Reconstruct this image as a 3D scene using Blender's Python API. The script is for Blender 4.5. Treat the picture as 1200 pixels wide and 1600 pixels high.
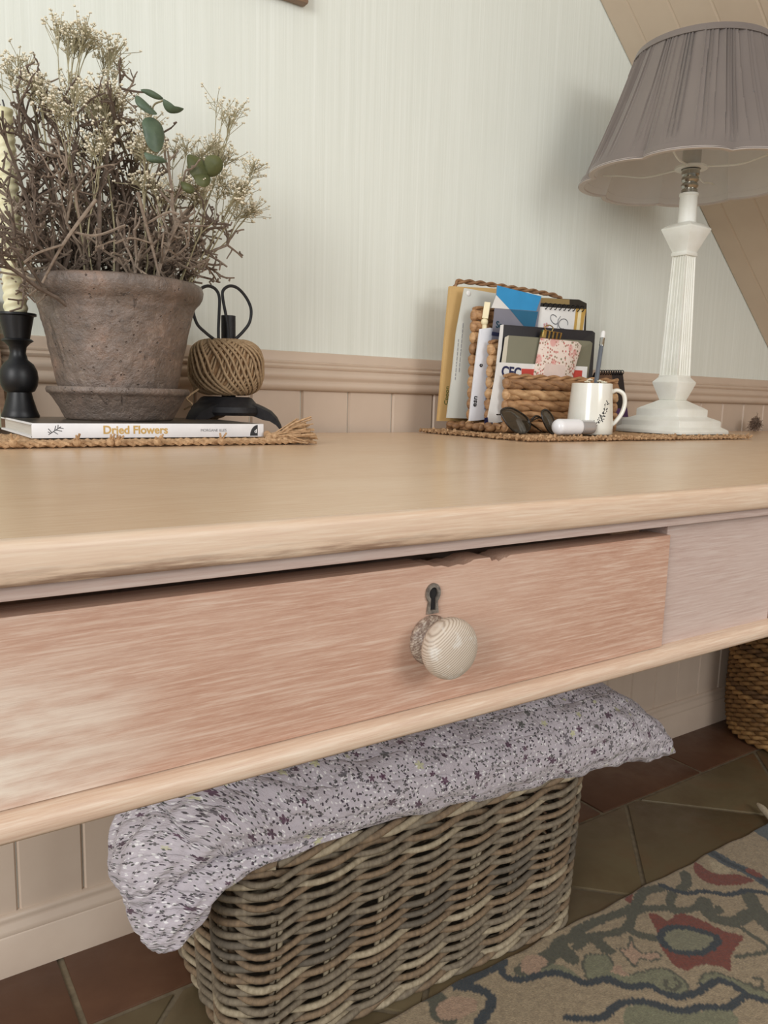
import bpy, bmesh, math, random
import numpy as np
from mathutils import Matrix, Vector, Quaternion
R = math.radians
PI = math.pi
rnd = random.Random(7)
scene = bpy.context.scene
for o in list(bpy.data.objects):
    bpy.data.objects.remove(o)

# ------------------------------------------------------------------ camera, world, light, exposure
F_PX, YAW, PITCH, ROLL, CAM = 1215.0, R(34.35), R(8.38), R(1.5), np.array([0.0, 0.0, 0.81])
_f = np.array([math.sin(YAW)*math.cos(PITCH), math.cos(YAW)*math.cos(PITCH), -math.sin(PITCH)])
_r0 = np.array([math.cos(YAW), -math.sin(YAW), 0.0]); _u0 = np.cross(_r0, _f)
_r = math.cos(ROLL)*_r0 + math.sin(ROLL)*_u0
_u = -math.sin(ROLL)*_r0 + math.cos(ROLL)*_u0
def at(px, py, **k):
    """photo pixel + a known world plane (X=, Y= or Z=) -> world point"""
    d = _r*(px-600)/F_PX - _u*(py-800)/F_PX + _f
    ax, v = list(k.items())[0]; i = 'XYZ'.index(ax)
    return CAM + d*((v-CAM[i])/d[i])
cd = bpy.data.cameras.new('camera'); cam = bpy.data.objects.new('camera', cd); scene.collection.objects.link(cam)
cam.matrix_world = Matrix(((_r[0], _u[0], -_f[0], CAM[0]), (_r[1], _u[1], -_f[1], CAM[1]), (_r[2], _u[2], -_f[2], CAM[2]), (0, 0, 0, 1)))
cd.sensor_fit = 'VERTICAL'; cd.sensor_height = 36.0; cd.sensor_width = 27.0
cd.lens = F_PX/1600*36.0; cd.clip_start = 0.02
scene.camera = cam

w = bpy.data.worlds.new('room_light'); scene.world = w; w.use_nodes = True
w.node_tree.nodes['Background'].inputs[0].default_value = (0.93, 0.96, 1.0, 1)
w.node_tree.nodes['Background'].inputs[1].default_value = 0.64
def area(name, loc, target, sx, sy, power, col):
    l = bpy.data.lights.new(name, 'AREA'); l.shape = 'RECTANGLE'; l.size = sx; l.size_y = sy; l.energy = power; l.color = col
    o = bpy.data.objects.new(name, l); scene.collection.objects.link(o); o.location = loc
    o.rotation_euler = (Vector(target)-Vector(loc)).to_track_quat('-Z', 'Y').to_euler()
    return o
area('window_daylight', (-2.6, -1.0, 1.85), (0.65, 0.95, 0.9), 1.5, 1.6, 80, (1.0, 0.99, 0.965))
area('rear_window_daylight', (0.95, -1.95, 1.7), (0.45, 0.9, 0.85), 1.1, 1.0, 28, (1.0, 0.99, 0.97))
scene.view_settings.view_transform = 'Standard'; scene.view_settings.look = 'None'
scene.view_settings.gamma = 1.0; scene.view_settings.use_curve_mapping = False
scene.view_settings.exposure = -0.07

# ------------------------------------------------------------------ mesh helpers
COL = scene.collection
class MB:
    def __init__(s): s.v = []; s.f = []; s.uv = None; s.col = None
    def add(s, vs, fs):
        n = len(s.v); s.v.extend([tuple(map(float, p)) for p in vs]); s.f.extend([tuple(i+n for i in f) for f in fs]); return s
    def box(s, x0, x1, y0, y1, z0, z1):
        return s.add([(x0,y0,z0),(x1,y0,z0),(x1,y1,z0),(x0,y1,z0),(x0,y0,z1),(x1,y0,z1),(x1,y1,z1),(x0,y1,z1)],
                     [(3,2,1,0),(4,5,6,7),(0,1,5,4),(1,2,6,5),(2,3,7,6),(3,0,4,7)])
    def grid(s, P, close_u=False, close_v=False):
        P = np.asarray(P, float); nu, nv = P.shape[:2]; vs = P.reshape(-1, 3); fs = []
        for i in range(nu if close_u else nu-1):
            a = i*nv; b = ((i+1) % nu)*nv
            for j in range(nv if close_v else nv-1):
                k = (j+1) % nv; fs.append((a+j, b+j, b+k, a+k))
        return s.add(vs, fs)
    def lathe(s, prof, cx, cy, n=40, cap0=False, cap1=False, fn=None):
        P = []
        for (r, z) in prof:
            row = []
            for k in range(n):
                t = 2*PI*k/n; rr = r*(fn(t, z) if fn else 1); row.append((cx+rr*math.cos(t), cy+rr*math.sin(t), z))
            P.append(row)
        b = len(s.v); s.grid(np.array(P)[:, ::-1], close_v=True)
        if cap0: s.f.append(tuple(b+k for k in range(n)))
        if cap1: s.f.append(tuple(b+(len(prof)-1)*n+n-1-k for k in range(n)))
        return s
    def prism(s, poly, axis, a0, a1):
        """extrude a 2D polygon along axis X (poly=(y,z)), Y (poly=(x,z)) or Z (poly=(x,y))"""
        n = len(poly)
        mk = {'X': lambda p, a: (a, p[0], p[1]), 'Y': lambda p, a: (p[0], a, p[1]), 'Z': lambda p, a: (p[0], p[1], a)}[axis]
        vs = [mk(p, a0) for p in poly]+[mk(p, a1) for p in poly]
        fs = [tuple(range(n)), tuple(range(2*n-1, n-1, -1))]+[(i, i+n, (i+1) % n+n, (i+1) % n) for i in range(n)]
        return s.add(vs, fs)
    def slab(s, front, normal, th):
        """polygon of 3D points given a thickness along normal"""
        n = len(front); nn = np.array(normal, float)*th
        vs = [np.array(p) for p in front]+[np.array(p)+nn for p in front]
        return s.add(vs, [tuple(range(n)), tuple(range(2*n-1, n-1, -1))]+[(i, i+n, (i+1) % n+n, (i+1) % n) for i in range(n)])
    def tube(s, pts, rad, n=6, closed=False, flat=1.0, caps=True):
        P = np.asarray(pts, float); m = len(P)
        rad = np.broadcast_to(np.asarray(rad, float), (m,))
        if closed: T = np.roll(P, -1, 0)-np.roll(P, 1, 0)
        else:
            T = np.empty_like(P); T[1:-1] = P[2:]-P[:-2]; T[0] = P[1]-P[0]; T[-1] = P[-1]-P[-2]
        T /= np.maximum(np.linalg.norm(T, axis=1, keepdims=True), 1e-9)
        up = np.array([0, 0, 1.0]) if abs(T[0][2]) < .9 else np.array([1.0, 0, 0])
        N = np.cross(T[0], up); N /= np.linalg.norm(N); Ns = [N]
        for i in range(1, m):
            N = Ns[-1]-T[i]*np.dot(Ns[-1], T[i]); l = np.linalg.norm(N); N = N/l if l > 1e-6 else Ns[-1]; Ns.append(N)
        Ns = np.array(Ns); B = np.cross(T, Ns); a = np.arange(n)*2*PI/n
        G = P[:, None]+rad[:, None, None]*(np.cos(a)[None, :, None]*Ns[:, None]+flat*np.sin(a)[None, :, None]*B[:, None])
        b = len(s.v); s.grid(G, close_u=closed, close_v=True)
        if caps and not closed:
            s.f.append(tuple(b+k for k in range(n))); s.f.append(tuple(b+(m-1)*n+n-1-k for k in range(n)))
        return s
    def ellipsoid(s, c, r, nu=12, nv=16, Rm=None):
        P = []
        for i in range(nu+1):
            t = PI*i/nu
            row = []
            for j in range(nv):
                p = 2*PI*j/nv; q = np.array([r[0]*math.sin(t)*math.cos(p), r[1]*math.sin(t)*math.sin(p), r[2]*math.cos(t)])
                if Rm is not None: q = Rm @ q
                row.append(q+np.array(c))
            P.append(row)
        return s.grid(P, close_v=True)
    def sqlathe(s, prof, cx, cy):
        P = [[(cx-a, cy-a, z), (cx+a, cy-a, z), (cx+a, cy+a, z), (cx-a, cy+a, z)] for a, z in prof]
        b = len(s.v); s.grid(P, close_v=True); s.f.append((b, b+1, b+2, b+3)[::-1]); m = b+4*(len(prof)-1); s.f.append((m, m+1, m+2, m+3)); return s
    def mesh(s, name, mat, smooth=35, bevel=0, seg=2, weld=False):
        me = bpy.data.meshes.new(name); me.from_pydata(s.v, [], s.f)
        bm = bmesh.new(); bm.from_mesh(me)
        if weld: bmesh.ops.remove_doubles(bm, verts=bm.verts, dist=1e-5)
        bmesh.ops.recalc_face_normals(bm, faces=bm.faces)
        if bevel:
            es = [e for e in bm.edges if len(e.link_faces) == 2 and e.calc_face_angle(0) > R(30)]
            bmesh.ops.bevel(bm, geom=es, offset=bevel, segments=seg, affect='EDGES', profile=.5)
        bm.to_mesh(me); bm.free()
        if smooth:
            me.polygons.foreach_set('use_smooth', [True]*len(me.polygons))
            if smooth < 180: me.set_sharp_from_angle(angle=R(smooth))
        if s.uv is not None:
            l = me.uv_layers.new(name='uv'); idx = np.empty(len(me.loops), int); me.loops.foreach_get('vertex_index', idx)
            l.data.foreach_set('uv', np.asarray(s.uv, float)[idx].ravel())
        if s.col is not None:
            a = me.color_attributes.new('pattern', 'FLOAT_COLOR', 'POINT'); c = np.ones((len(s.v), 4)); c[:, :3] = s.col; a.data.foreach_set('color', c.ravel())
        me.materials.append(mat); return me
    def obj(s, name, mat, parent=None, **k):
        return link(name, s.mesh(name, mat, **k), parent)
def link(name, me, parent=None, loc=None):
    o = bpy.data.objects.new(name, me); COL.objects.link(o)
    if loc is not None: o.location = loc
    if parent is not None:
        o.parent = parent; q = parent; m = Matrix.Identity(4)
        o.matrix_parent_inverse = Matrix.Translation(WL.get(parent.name, Vector((0, 0, 0)))).inverted()
    return o
WL = {}
def thing(name, label, cat, loc, group=None):
    o = bpy.data.objects.new(name, None); o.empty_display_size = .02; COL.objects.link(o); o.location = loc; WL[o.name] = Vector(loc)
    o['label'] = label; o['category'] = cat
    if group: o['group'] = group
    return o
def tag(o, label, cat, group=None):
    o['label'] = label; o['category'] = cat
    if group: o['group'] = group
    return o
def struct(o): o['kind'] = 'structure'; return o
def stuff(o): o['kind'] = 'stuff'; return o
def smooth_path(pts, n=8, closed=False):
    P = np.array(pts, float); m = len(P); out = []
    for i in range(m if closed else m-1):
        p0 = P[(i-1) % m] if closed or i > 0 else 2*P[0]-P[1]; p1 = P[i]; p2 = P[(i+1) % m]
        p3 = P[(i+2) % m] if closed or i+2 < m else 2*P[-1]-P[-2]
        for k in range(n):
            t = k/n; out.append(.5*((2*p1)+(-p0+p2)*t+(2*p0-5*p1+4*p2-p3)*t*t+(-p0+3*p1-3*p2+p3)*t**3))
    if not closed: out.append(P[-1])
    return np.array(out)
def text(s, size, mat, name, parent, origin, xdir, updir, ext=.0002, bold=0.0):
    c = bpy.data.curves.new(name, 'FONT'); c.body = s; c.size = size; c.extrude = ext; c.offset = bold; c.align_x = 'CENTER'; c.align_y = 'CENTER'
    t = bpy.data.objects.new(name+'_curve', c); COL.objects.link(t); dg = bpy.context.evaluated_depsgraph_get(); dg.update()
    me = bpy.data.meshes.new_from_object(t.evaluated_get(dg)); bpy.data.objects.remove(t); bpy.data.curves.remove(c)
    x = Vector(xdir).normalized(); u = Vector(updir).normalized(); u = (u-x*u.dot(x)).normalized(); n = x.cross(u)
    m = Matrix(((x[0], u[0], n[0], origin[0]), (x[1], u[1], n[1], origin[1]), (x[2], u[2], n[2], origin[2]), (0, 0, 0, 1)))
    me.transform(m); me.name = name; me.materials.clear(); me.materials.append(mat)
    return link(name, me, parent)

# ------------------------------------------------------------------ material helpers
def lin(c):
    return tuple((x/255/12.92 if x/255 <= .04045 else ((x/255+.055)/1.055)**2.4) for x in c)+(1,)
class NT:
    def __init__(s, name):
        s.m = bpy.data.materials.new(name); s.m.use_nodes = True; s.t = s.m.node_tree; s.b = s.t.nodes['Principled BSDF']
    def n(s, typ, ins=None, **props):
        nd = s.t.nodes.new(typ)
        for k, v in props.items(): setattr(nd, k, v)
        for k, v in (ins or {}).items(): s.set(nd.inputs[k], v)
        return nd
    def set(s, sock, v):
        if hasattr(v, 'is_output'): s.t.links.new(v, sock)
        else: sock.default_value = v
    def coord(s, kind='Object', scale=(1, 1, 1), rot=(0, 0, 0)):
        c = s.n('ShaderNodeTexCoord').outputs[kind]
        return s.n('ShaderNodeMapping', {'Vector': c, 'Scale': scale, 'Rotation': rot}).outputs[0]
    def noise(s, vec, scale, detail=4, rough=.6, dist=0.0):
        return s.n('ShaderNodeTexNoise', {'Vector': vec, 'Scale': scale, 'Detail': detail, 'Roughness': rough, 'Distortion': dist}).outputs['Fac']
    def ramp(s, fac, stops):
        r = s.n('ShaderNodeValToRGB', {'Fac': fac}); e = r.color_ramp.elements
        while len(e) > 1: e.remove(e[-1])
        e[0].position = stops[0][0]; e[0].color = stops[0][1]
        for p, c in stops[1:]: k = e.new(p); k.color = c
        return r.outputs[0]
    def rng(s, v, a, b, c=0.0, d=1.0):
        return s.n('ShaderNodeMapRange', {0: v, 1: a, 2: b, 3: c, 4: d}).outputs[0]
    def mix(s, f, a, b, mode='MIX'):
        n = s.n('ShaderNodeMix', data_type='RGBA', blend_type=mode); s.set(n.inputs[0], f); s.set(n.inputs[6], a); s.set(n.inputs[7], b); return n.outputs[2]
    def math(s, op, a, b=0.0, c=0.0):
        n = s.n('ShaderNodeMath', operation=op); s.set(n.inputs[0], a); s.set(n.inputs[1], b); s.set(n.inputs[2], c); return n.outputs[0]
    def sep(s, v):
        n = s.n('ShaderNodeSeparateXYZ', {0: v}); return n.outputs
    def bump(s, h, strength=.3, dist=.002):
        s.set(s.b.inputs['Normal'], s.n('ShaderNodeBump', {'Height': h, 'Strength': strength, 'Distance': dist}).outputs[0])
    def fin(s, col=None, rough=.6, metal=0.0, spec=.5, **k):
        if col is not None: s.set(s.b.inputs['Base Color'], col)
        s.set(s.b.inputs['Roughness'], rough); s.set(s.b.inputs['Metallic'], metal); s.set(s.b.inputs['Specular IOR Level'], spec)
        for a, v in k.items(): s.set(s.b.inputs[a.replace('_', ' ')], v)
        return s.m
def simple(name, c, c2=None, rough=.6, scale=40, stretch=(1, 1, 1), bump=0, bdist=.001, metal=0, spec=.5, lo=.35, hi=.65, **k):
    t = NT(name); a = lin(c)
    if c2 is None and not bump:
        # a faint tonal drift so that no surface is perfectly flat
        v = t.noise(t.coord(scale=stretch), scale, 3); b = tuple(x*.93 for x in a[:3])+(1,)
        return t.fin(t.ramp(v, [(lo, a), (hi, b)]), rough, metal, spec, **k)
    v = t.noise(t.coord(scale=stretch), scale, 5)
    if bump: t.bump(v, bump, bdist)
    return t.fin(t.ramp(v, [(lo, a), (hi, lin(c2 or c))]), rough, metal, spec, **k)

# wood: limewashed pine, grain running along X
def wood(name, base, pale, dark, rough=.45, spec=.4, grain=1.0, stain=False, pale_end=False):
    t = NT(name)
    co = t.coord(scale=(3.2, 70, 84), rot=(0, R(1.2), 0)); n1 = t.noise(co, 8, 6, .62, .3)
    fine = t.noise(t.coord(scale=(17, 230, 260), rot=(0, R(1.2), 0)), 6, 4, .7); blot = t.noise(t.coord(scale=(2.2, 5, 6)), 2.4, 4, .55)
    c = t.ramp(n1, [(.3, lin(dark)), (.5, lin(base)), (.72, lin(pale))])
    c = t.mix(t.rng(fine, .48, .75, 0, .55*grain), c, lin(pale))
    c = t.mix(t.rng(blot, .45, .72, 0, .55), c, lin(pale))
    c = t.mix(t.rng(t.noise(t.coord(scale=(1.3, 9, 9)), 3.1, 3), .56, .75, 0, .4), c, lin(dark))
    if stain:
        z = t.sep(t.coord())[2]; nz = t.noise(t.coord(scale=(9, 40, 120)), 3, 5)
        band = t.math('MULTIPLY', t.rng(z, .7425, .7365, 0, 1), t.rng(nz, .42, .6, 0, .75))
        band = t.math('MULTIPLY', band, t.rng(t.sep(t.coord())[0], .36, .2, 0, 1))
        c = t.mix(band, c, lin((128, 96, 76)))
        knots = t.n('ShaderNodeTexVoronoi', {'Vector': t.coord(scale=(1, 1, 1.6)), 'Scale': 16.0}).outputs['Distance']
        c = t.mix(t.rng(knots, .05, .035, 0, .7), c, lin((120, 92, 76)))
    if pale_end:                                                  # paler and mottled towards the lower left end
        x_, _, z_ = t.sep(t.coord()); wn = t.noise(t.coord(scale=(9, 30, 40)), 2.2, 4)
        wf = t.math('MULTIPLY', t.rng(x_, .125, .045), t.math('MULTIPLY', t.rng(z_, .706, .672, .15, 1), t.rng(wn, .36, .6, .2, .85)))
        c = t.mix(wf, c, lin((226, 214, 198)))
    t.bump(fine, .18*grain, .0006)
    return t.fin(c, rough, 0, spec)
W_TOP = wood('honey_pine_top', (214, 184, 152), (220, 194, 164), (206, 174, 142), .27, .55, .3)
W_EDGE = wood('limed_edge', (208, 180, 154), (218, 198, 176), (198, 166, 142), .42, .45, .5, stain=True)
W_DRW = wood('limed_drawer', (183, 144, 122), (205, 178, 159), (170, 128, 106), .5, .35, 1.0, pale_end=True)
W_RAIL = wood('limed_bottom_rail', (206, 178, 154), (220, 202, 182), (194, 162, 140), .45, .4, .7)
W_STL = wood('limed_stile', (186, 163, 152), (198, 181, 171), (174, 149, 138), .5, .35, .6)
def knobwood():
    t = NT('weathered_knob_wood'); co = t.coord(scale=(1, 1, 1), rot=(0, R(38), 0))
    wv = t.n('ShaderNodeTexWave', {'Vector': co, 'Scale': 235.0, 'Distortion': 3.2, 'Detail': 3.0, 'Detail Scale': .35, 'Detail Roughness': .6}, wave_type='BANDS', bands_direction='Z').outputs['Fac']
    c = t.ramp(wv, [(.0, lin((160, 144, 128))), (.35, lin((186, 170, 152))), (.9, lin((198, 184, 168)))])
    c = t.mix(t.rng(t.noise(t.coord(), 140, 4), .55, .7, 0, .6), c, lin((214, 210, 202)))
    yk = t.sep(t.coord())[1]; mot = t.noise(t.coord(), 420, 5, .7)
    c = t.mix(t.math('MULTIPLY', t.rng(yk, .3195, .3225), t.rng(mot, .40, .58, .25, .95)), c, lin((112, 90, 78)))
    t.bump(wv, .25, .0004); return t.fin(c, .5, 0, .4)
M_KNOB = knobwood()

# ------------------------------------------------------------------ the setting
DW = 1.1035          # wall plane
ZT = 0.752           # table top
wp = NT('fibrous_cream_wallpaper')
co = wp.coord(scale=(330, 1, 2.6)); st = wp.noise(co, 1.0, 5, .75); st2 = wp.noise(wp.coord(scale=(110, 1, .9)), 1.0, 3, .6)
hh = wp.math('ADD', st, wp.math('MULTIPLY', st2, .6)); wp.bump(hh, .28, .0010)
M_WALLP = wp.fin(wp.ramp(hh, [(.5, lin((222, 226, 216))), (.8, lin((229, 233, 224))), (1.05, lin((235, 239, 231)))]), .75, 0, .25)
M_PAINT = simple('beige_satin_paint', (210, 191, 172), (205, 185, 166), .38, 12, bump=.05)
M_PAINT2 = simple('beige_ceiling_paint', (206, 188, 166), (201, 182, 160), .4, 9, bump=.04)

wall = struct(MB().box(-2.2, 3.2, DW, DW+.1, .06, 2.6).obj('wall_back', M_WALLP))
# tongue-and-groove boards below the chair rail
bw = .0874; g = .0035
bd = MB().prism([(g, 0), (bw-g, 0), (bw-.0006, .004), (bw-.0006, .0045), (.0006, .0045), (.0006, .004)], 'Z', .085, .835)
me_board = MB().add([(x, -y-.0, z) for x, y, z in [(v[0], .0045-v[1], v[2]) for v in bd.v]], bd.f).mesh('board', M_PAINT)
for k in range(-9, 32):
    x = .151+bw*k
    link('board', me_board, wall, (x, DW-.0002, 0))
rail = [(DW, .8175), (DW-.010, .8175), (DW-.014, .8215), (DW-.0155, .826), (DW-.014, .8305), (DW-.011, .8325), (DW-.0115, .834), (DW-.015, .8365), (DW-.0165, .841), (DW-.015, .8455),
        (DW-.0115, .848), (DW-.0105, .850), (DW-.0135, .8515), (DW-.0145, .8545), (DW-.0125, .857), (DW-.011, .858), (DW-.0125, .8595), (DW-.0125, .8615), (DW-.009, .8625), (DW-.009, .8755), (DW-.0075, .877), (DW, .877)]
struct(MB().prism(rail, 'X', -2.2, 3.2).obj('trim_1', M_PAINT, smooth=50))
base = [(DW, 0), (DW-.016, 0), (DW-.016, .058), (DW-.0145, .060), (DW-.0155, .063), (DW-.0145, .068), (DW-.011, .0745), (DW-.010, .079), (DW-.0115, .082), (DW-.010, .0865), (DW-.0065, .0885), (DW, .089)]
struct(MB().prism(base, 'X', -2.2, 3.2).obj('baseboard_back', M_PAINT, smooth=50))
# sloping ceiling on the right, boards running down the slope
SX0, SZ0, SK = 1.223, 1.566, -.888
def slope_z(x): return SZ0+SK*(x-SX0)
nrm = np.array([-SK, 0, 1.0]); nrm /= np.linalg.norm(nrm)
ceil = struct(MB().slab([(.1, DW+.1, slope_z(.1)), (2.9, DW+.1, slope_z(2.9)), (2.9, -1.2, slope_z(2.9)), (.1, -1.2, slope_z(.1))], nrm, .08).obj('ceiling', M_PAINT2))
sl = np.array([1, 0, SK]); sl /= np.linalg.norm(sl)
o0 = np.array([.1, 0, slope_z(.1)])-nrm*.0005; L = 2.8/sl[0]
def ceil_board(wd):
    poly = [(0, 0), (wd, 0), (wd, .0042), (wd-.0030, .0055), (.0030, .0055), (0, .0042)]
    m = MB(); vs = []
    for a in (0, L):
        for (y, d) in poly: vs.append(o0+sl*a+np.array([0, y, 0])-nrm*d)
    n = len(poly); m.add(vs, [tuple(range(n)), tuple(range(2*n-1, n-1, -1))]+[(i, i+n, (i+1) % n+n, (i+1) % n) for i in range(n)])
    return m.mesh('plank', M_PAINT2, smooth=0)
cb = ceil_board(.0735)
for k in range(30):
    link('plank', cb, ceil, (0, 1.0525-.0735*(k+1), 0))
link('plank', ceil_board(.050), ceil, (0, 1.0525, 0))

# floor: terracotta border row and diagonal tiles
fl = struct(MB().box(-2.2, 3.2, -1.6, DW, -.05, -.003).obj('floor', simple('tile_grout', (134, 121, 98), (112, 100, 80), .85, 60, bump=.2)))
def tilemat(name, a, b, c):
    t = NT(name); n1 = t.noise(t.coord(), 7, 6, .62, .4); n2 = t.noise(t.coord(), 34, 5, .6)
    oi = t.n('ShaderNodeObjectInfo').outputs['Random']
    cc = t.ramp(n1, [(.32, lin(a)), (.52, lin(b)), (.72, lin(c))]); cc = t.mix(t.rng(oi, 0, 1, 0, .35), cc, lin(a))
    t.bump(n2, .15, .002); return t.fin(cc, t.rng(n2, .3, .7, .32, .5), 0, .45)
M_RED = tilemat('terracotta_red', (88, 60, 44), (97, 67, 49), (108, 80, 60))
M_GRN = tilemat('olive_brown_tile', (104, 88, 64), (116, 104, 78), (122, 94, 68))
gw = .0045
for k in range(-5, 9):
    x = .2+.331*k
    MB().box(x+gw, x+.331-gw, .941+gw, DW-.002, -.02, 0).obj('tile', M_RED, fl, bevel=.0015)
def clip(poly, a, b, c_):
    out = []
    for i in range(len(poly)):
        p, q = poly[i], poly[(i+1) % len(poly)]; dp = a*p[0]+b*p[1]-c_; dq = a*q[0]+b*q[1]-c_
        if dp <= 0: out.append(p)
        if dp*dq < 0: t_ = dp/(dp-dq); out.append((p[0]+(q[0]-p[0])*t_, p[1]+(q[1]-p[1])*t_))
    return out
D = .468; gg = gw*1.41
for i in range(-9, 9):
    for j in range(-7, 8):
        u0, v0 = .32+D*i, 1.767+D*j; c4 = []
        for (u, v) in ((u0+gg, v0+gg), (u0+D-gg, v0+gg), (u0+D-gg, v0+D-gg), (u0+gg, v0+D-gg)): c4.append(((u+v)/2, (v-u)/2))
        for (a, b, cc) in ((0, 1, .941-gw), (0, -1, .9), (1, 0, 2.6), (-1, 0, .9)): c4 = clip(c4, a, b, cc) if c4 else c4
        if len(c4) >= 3:
            ar = abs(sum(c4[k][0]*c4[(k+1) % len(c4)][1]-c4[(k+1) % len(c4)][0]*c4[k][1] for k in range(len(c4))))/2
            if ar > 4e-4: MB().prism(c4, 'Z', -.02, 0).obj('tile', M_GRN, fl, bevel=.0012)

# ------------------------------------------------------------------ desk
desk = thing('writing_desk', 'long limewashed pine writing desk with a drawer under its top', 'desk', (.9, .7, 0))
tp = [(.326, .7335), (.3213, .7340), (.3199, .7362), (.3195, .7400), (.3195, .7480), (.3200, .7503), (.3216, .7517), (.3240, ZT)]
TX0, TX1 = -.22, 2.08
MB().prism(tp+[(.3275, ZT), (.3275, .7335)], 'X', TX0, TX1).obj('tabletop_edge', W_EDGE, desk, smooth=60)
MB().box(TX0, TX1, .3275, 1.083, .7335, ZT).obj('tabletop', W_TOP, desk)
FY = .336                                   # face of the carcass
MB().box(TX0+.04, TX1-.04, .327, .36, .7268, .7337).obj('top_rail', W_STL, desk, bevel=.001)
MB().prism([(.36, .6255), (.3275, .6255), (.3255, .6275), (.3252, .632), (.3265, .6355), (.330, .6372), (.36, .6372)], 'X', TX0+.04, TX1-.04).obj('bottom_rail', W_RAIL, desk, smooth=60)
xs = [(.034, .4735), (.6175, 1.057), (1.201, 1.6405)]
for a, b in ((TX0+.10, .034), (.4735, .6165), (1.057, 1.200), (1.6405, TX1-.10)):
    MB().box(a, b, FY, .36, .6372, .7268).obj('stile', W_STL, desk)
for i, (a, b) in enumerate(xs):
    d_ = []
    zt = .7192
    prof = [(a+.001, .638), (b-.001, .638), (b-.001, zt)]
    if i == 0: prof += [(.319, zt), (.316, .7178), (.3145, .7182), (.310, .7163), (.308, .7176), (.3045, .7170), (.303, zt), (.291, zt), (.288, .7180), (.283, .7168), (.279, .7175), (.272, .7166), (.267, .7180), (.262, .7178), (.258, zt)]
    prof += [(a+.001, zt)]
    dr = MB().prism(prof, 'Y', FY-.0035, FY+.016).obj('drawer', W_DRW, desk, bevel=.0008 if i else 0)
    WL[dr.name] = WL[desk.name]*0
    MB().box(a+.004, b-.004, FY+.016, .8, .64, .712).obj('drawer_box', W_STL, dr)
    cx, kz = (a+b)/2+.0065, .6765
    # turned wooden knob
    kb = MB(); prof = [(.0001, 0), (.0135, 0), (.0142, .0012), (.0140, .0032), (.0118, .0048), (.0095, .006), (.0088, .0085), (.0096, .0108), (.0130, .0120), (.0158, .0136), (.0169, .0160), (.0170, .0195), (.0163, .0222), (.0146, .0243), (.011, .0258), (.006, .0266), (.0001, .0268)]
    P = [[(cx+r_*math.cos(t_), FY-.0035-y_, kz+r_*math.sin(t_)) for t_ in np.linspace(0, 2*PI, 48, endpoint=False)] for r_, y_ in prof]
    kb.grid(P, close_v=True).obj('knob', M_KNOB, dr, smooth=50)
    # keyhole: a pewter plate with a dark hole
    def keypoly(s):
        pts = []
        for t_ in np.linspace(-R(52), PI+R(52), 22): pts.append((cx+.001+(.0030+s)*math.cos(t_), .7030+(.0030+s)*math.sin(t_)*1.15))
        pts += [(cx+.001-.0020-s, .6935-s), (cx+.001+.0020+s, .6935-s)]
        return pts
    m = MB(); oq, iq = keypoly(.0020), keypoly(0); n = len(oq); y0, y1 = FY-.0035, FY-.0049
    m.add([(p[0], y1, p[1]) for p in oq]+[(p[0], y1, p[1]) for p in iq]+[(p[0], y0, p[1]) for p in oq]+[(p[0], y0-.0003, p[1]) for p in iq],
          [q for k in range(n) for q in ((k, (k+1) % n, (k+1) % n+n, k+n), (k, k+2*n, (k+1) % n+2*n, (k+1) % n), (k+n, (k+1) % n+n, (k+1) % n+3*n, k+3*n))])
    m.obj('keyhole_plate', simple('aged_pewter', (150, 140, 128), (104, 96, 88), .5, 300, metal=.5, bump=.3), dr)
    MB().prism([(p[0], p[1]) for p in iq], 'Y', FY-.0037, FY-.0031).obj('keyhole', simple('keyhole_dark', (20, 16, 14), rough=.8), dr)
for xx in (TX0+.08, TX1-.08):
    for yy in (.365, 1.04):
        m = MB(); m.sqlathe([(.022, 0), (.026, .3), (.030, .55), (.030, .7335)], xx, yy); m.obj('leg', W_STL, desk, bevel=.002)
for xx in (TX0+.08, TX1-.08): MB().box(xx-.012, xx+.012, .36, 1.04, .6372, .7335).obj('side_apron', W_STL, desk)
MB().box(TX0+.08, TX1-.08, 1.02, 1.05, .6372, .7335).obj('back_apron', W_STL, desk)

# ------------------------------------------------------------------ table lamp
LX, LY = 1.225, .88
M_WHITE = simple('white_gloss_paint', (238, 238, 230), (230, 229, 218), .32, 25, spec=.5)
lamp = thing('table_lamp', 'white fluted column table lamp with a pleated mauve-grey scalloped shade', 'lamp', (LX, LY, ZT))
z0 = ZT+.0083
base_prof = [(.0705, z0), (.0705, z0+.0055), (.069, z0+.0075), (.0605, z0+.0125), (.0605, z0+.0215), (.0585, z0+.0235), (.0435, z0+.0300), (.0435, z0+.0420), (.0410, z0+.0440), (.030, z0+.0505), (.0165, z0+.0585)]
MB().sqlathe(base_prof, LX, LY).obj('base', M_WHITE, lamp, bevel=.0008)
MB().sqlathe([(.0165, z0+.0585), (.0205, z0+.070), (.0265, z0+.088), (.0265, z0+.0905), (.0215, z0+.0965), (.0195, z0+.099), (.0195, z0+.102)], LX, LY).obj('plinth_block', M_WHITE, lamp, bevel=.0005)
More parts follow.
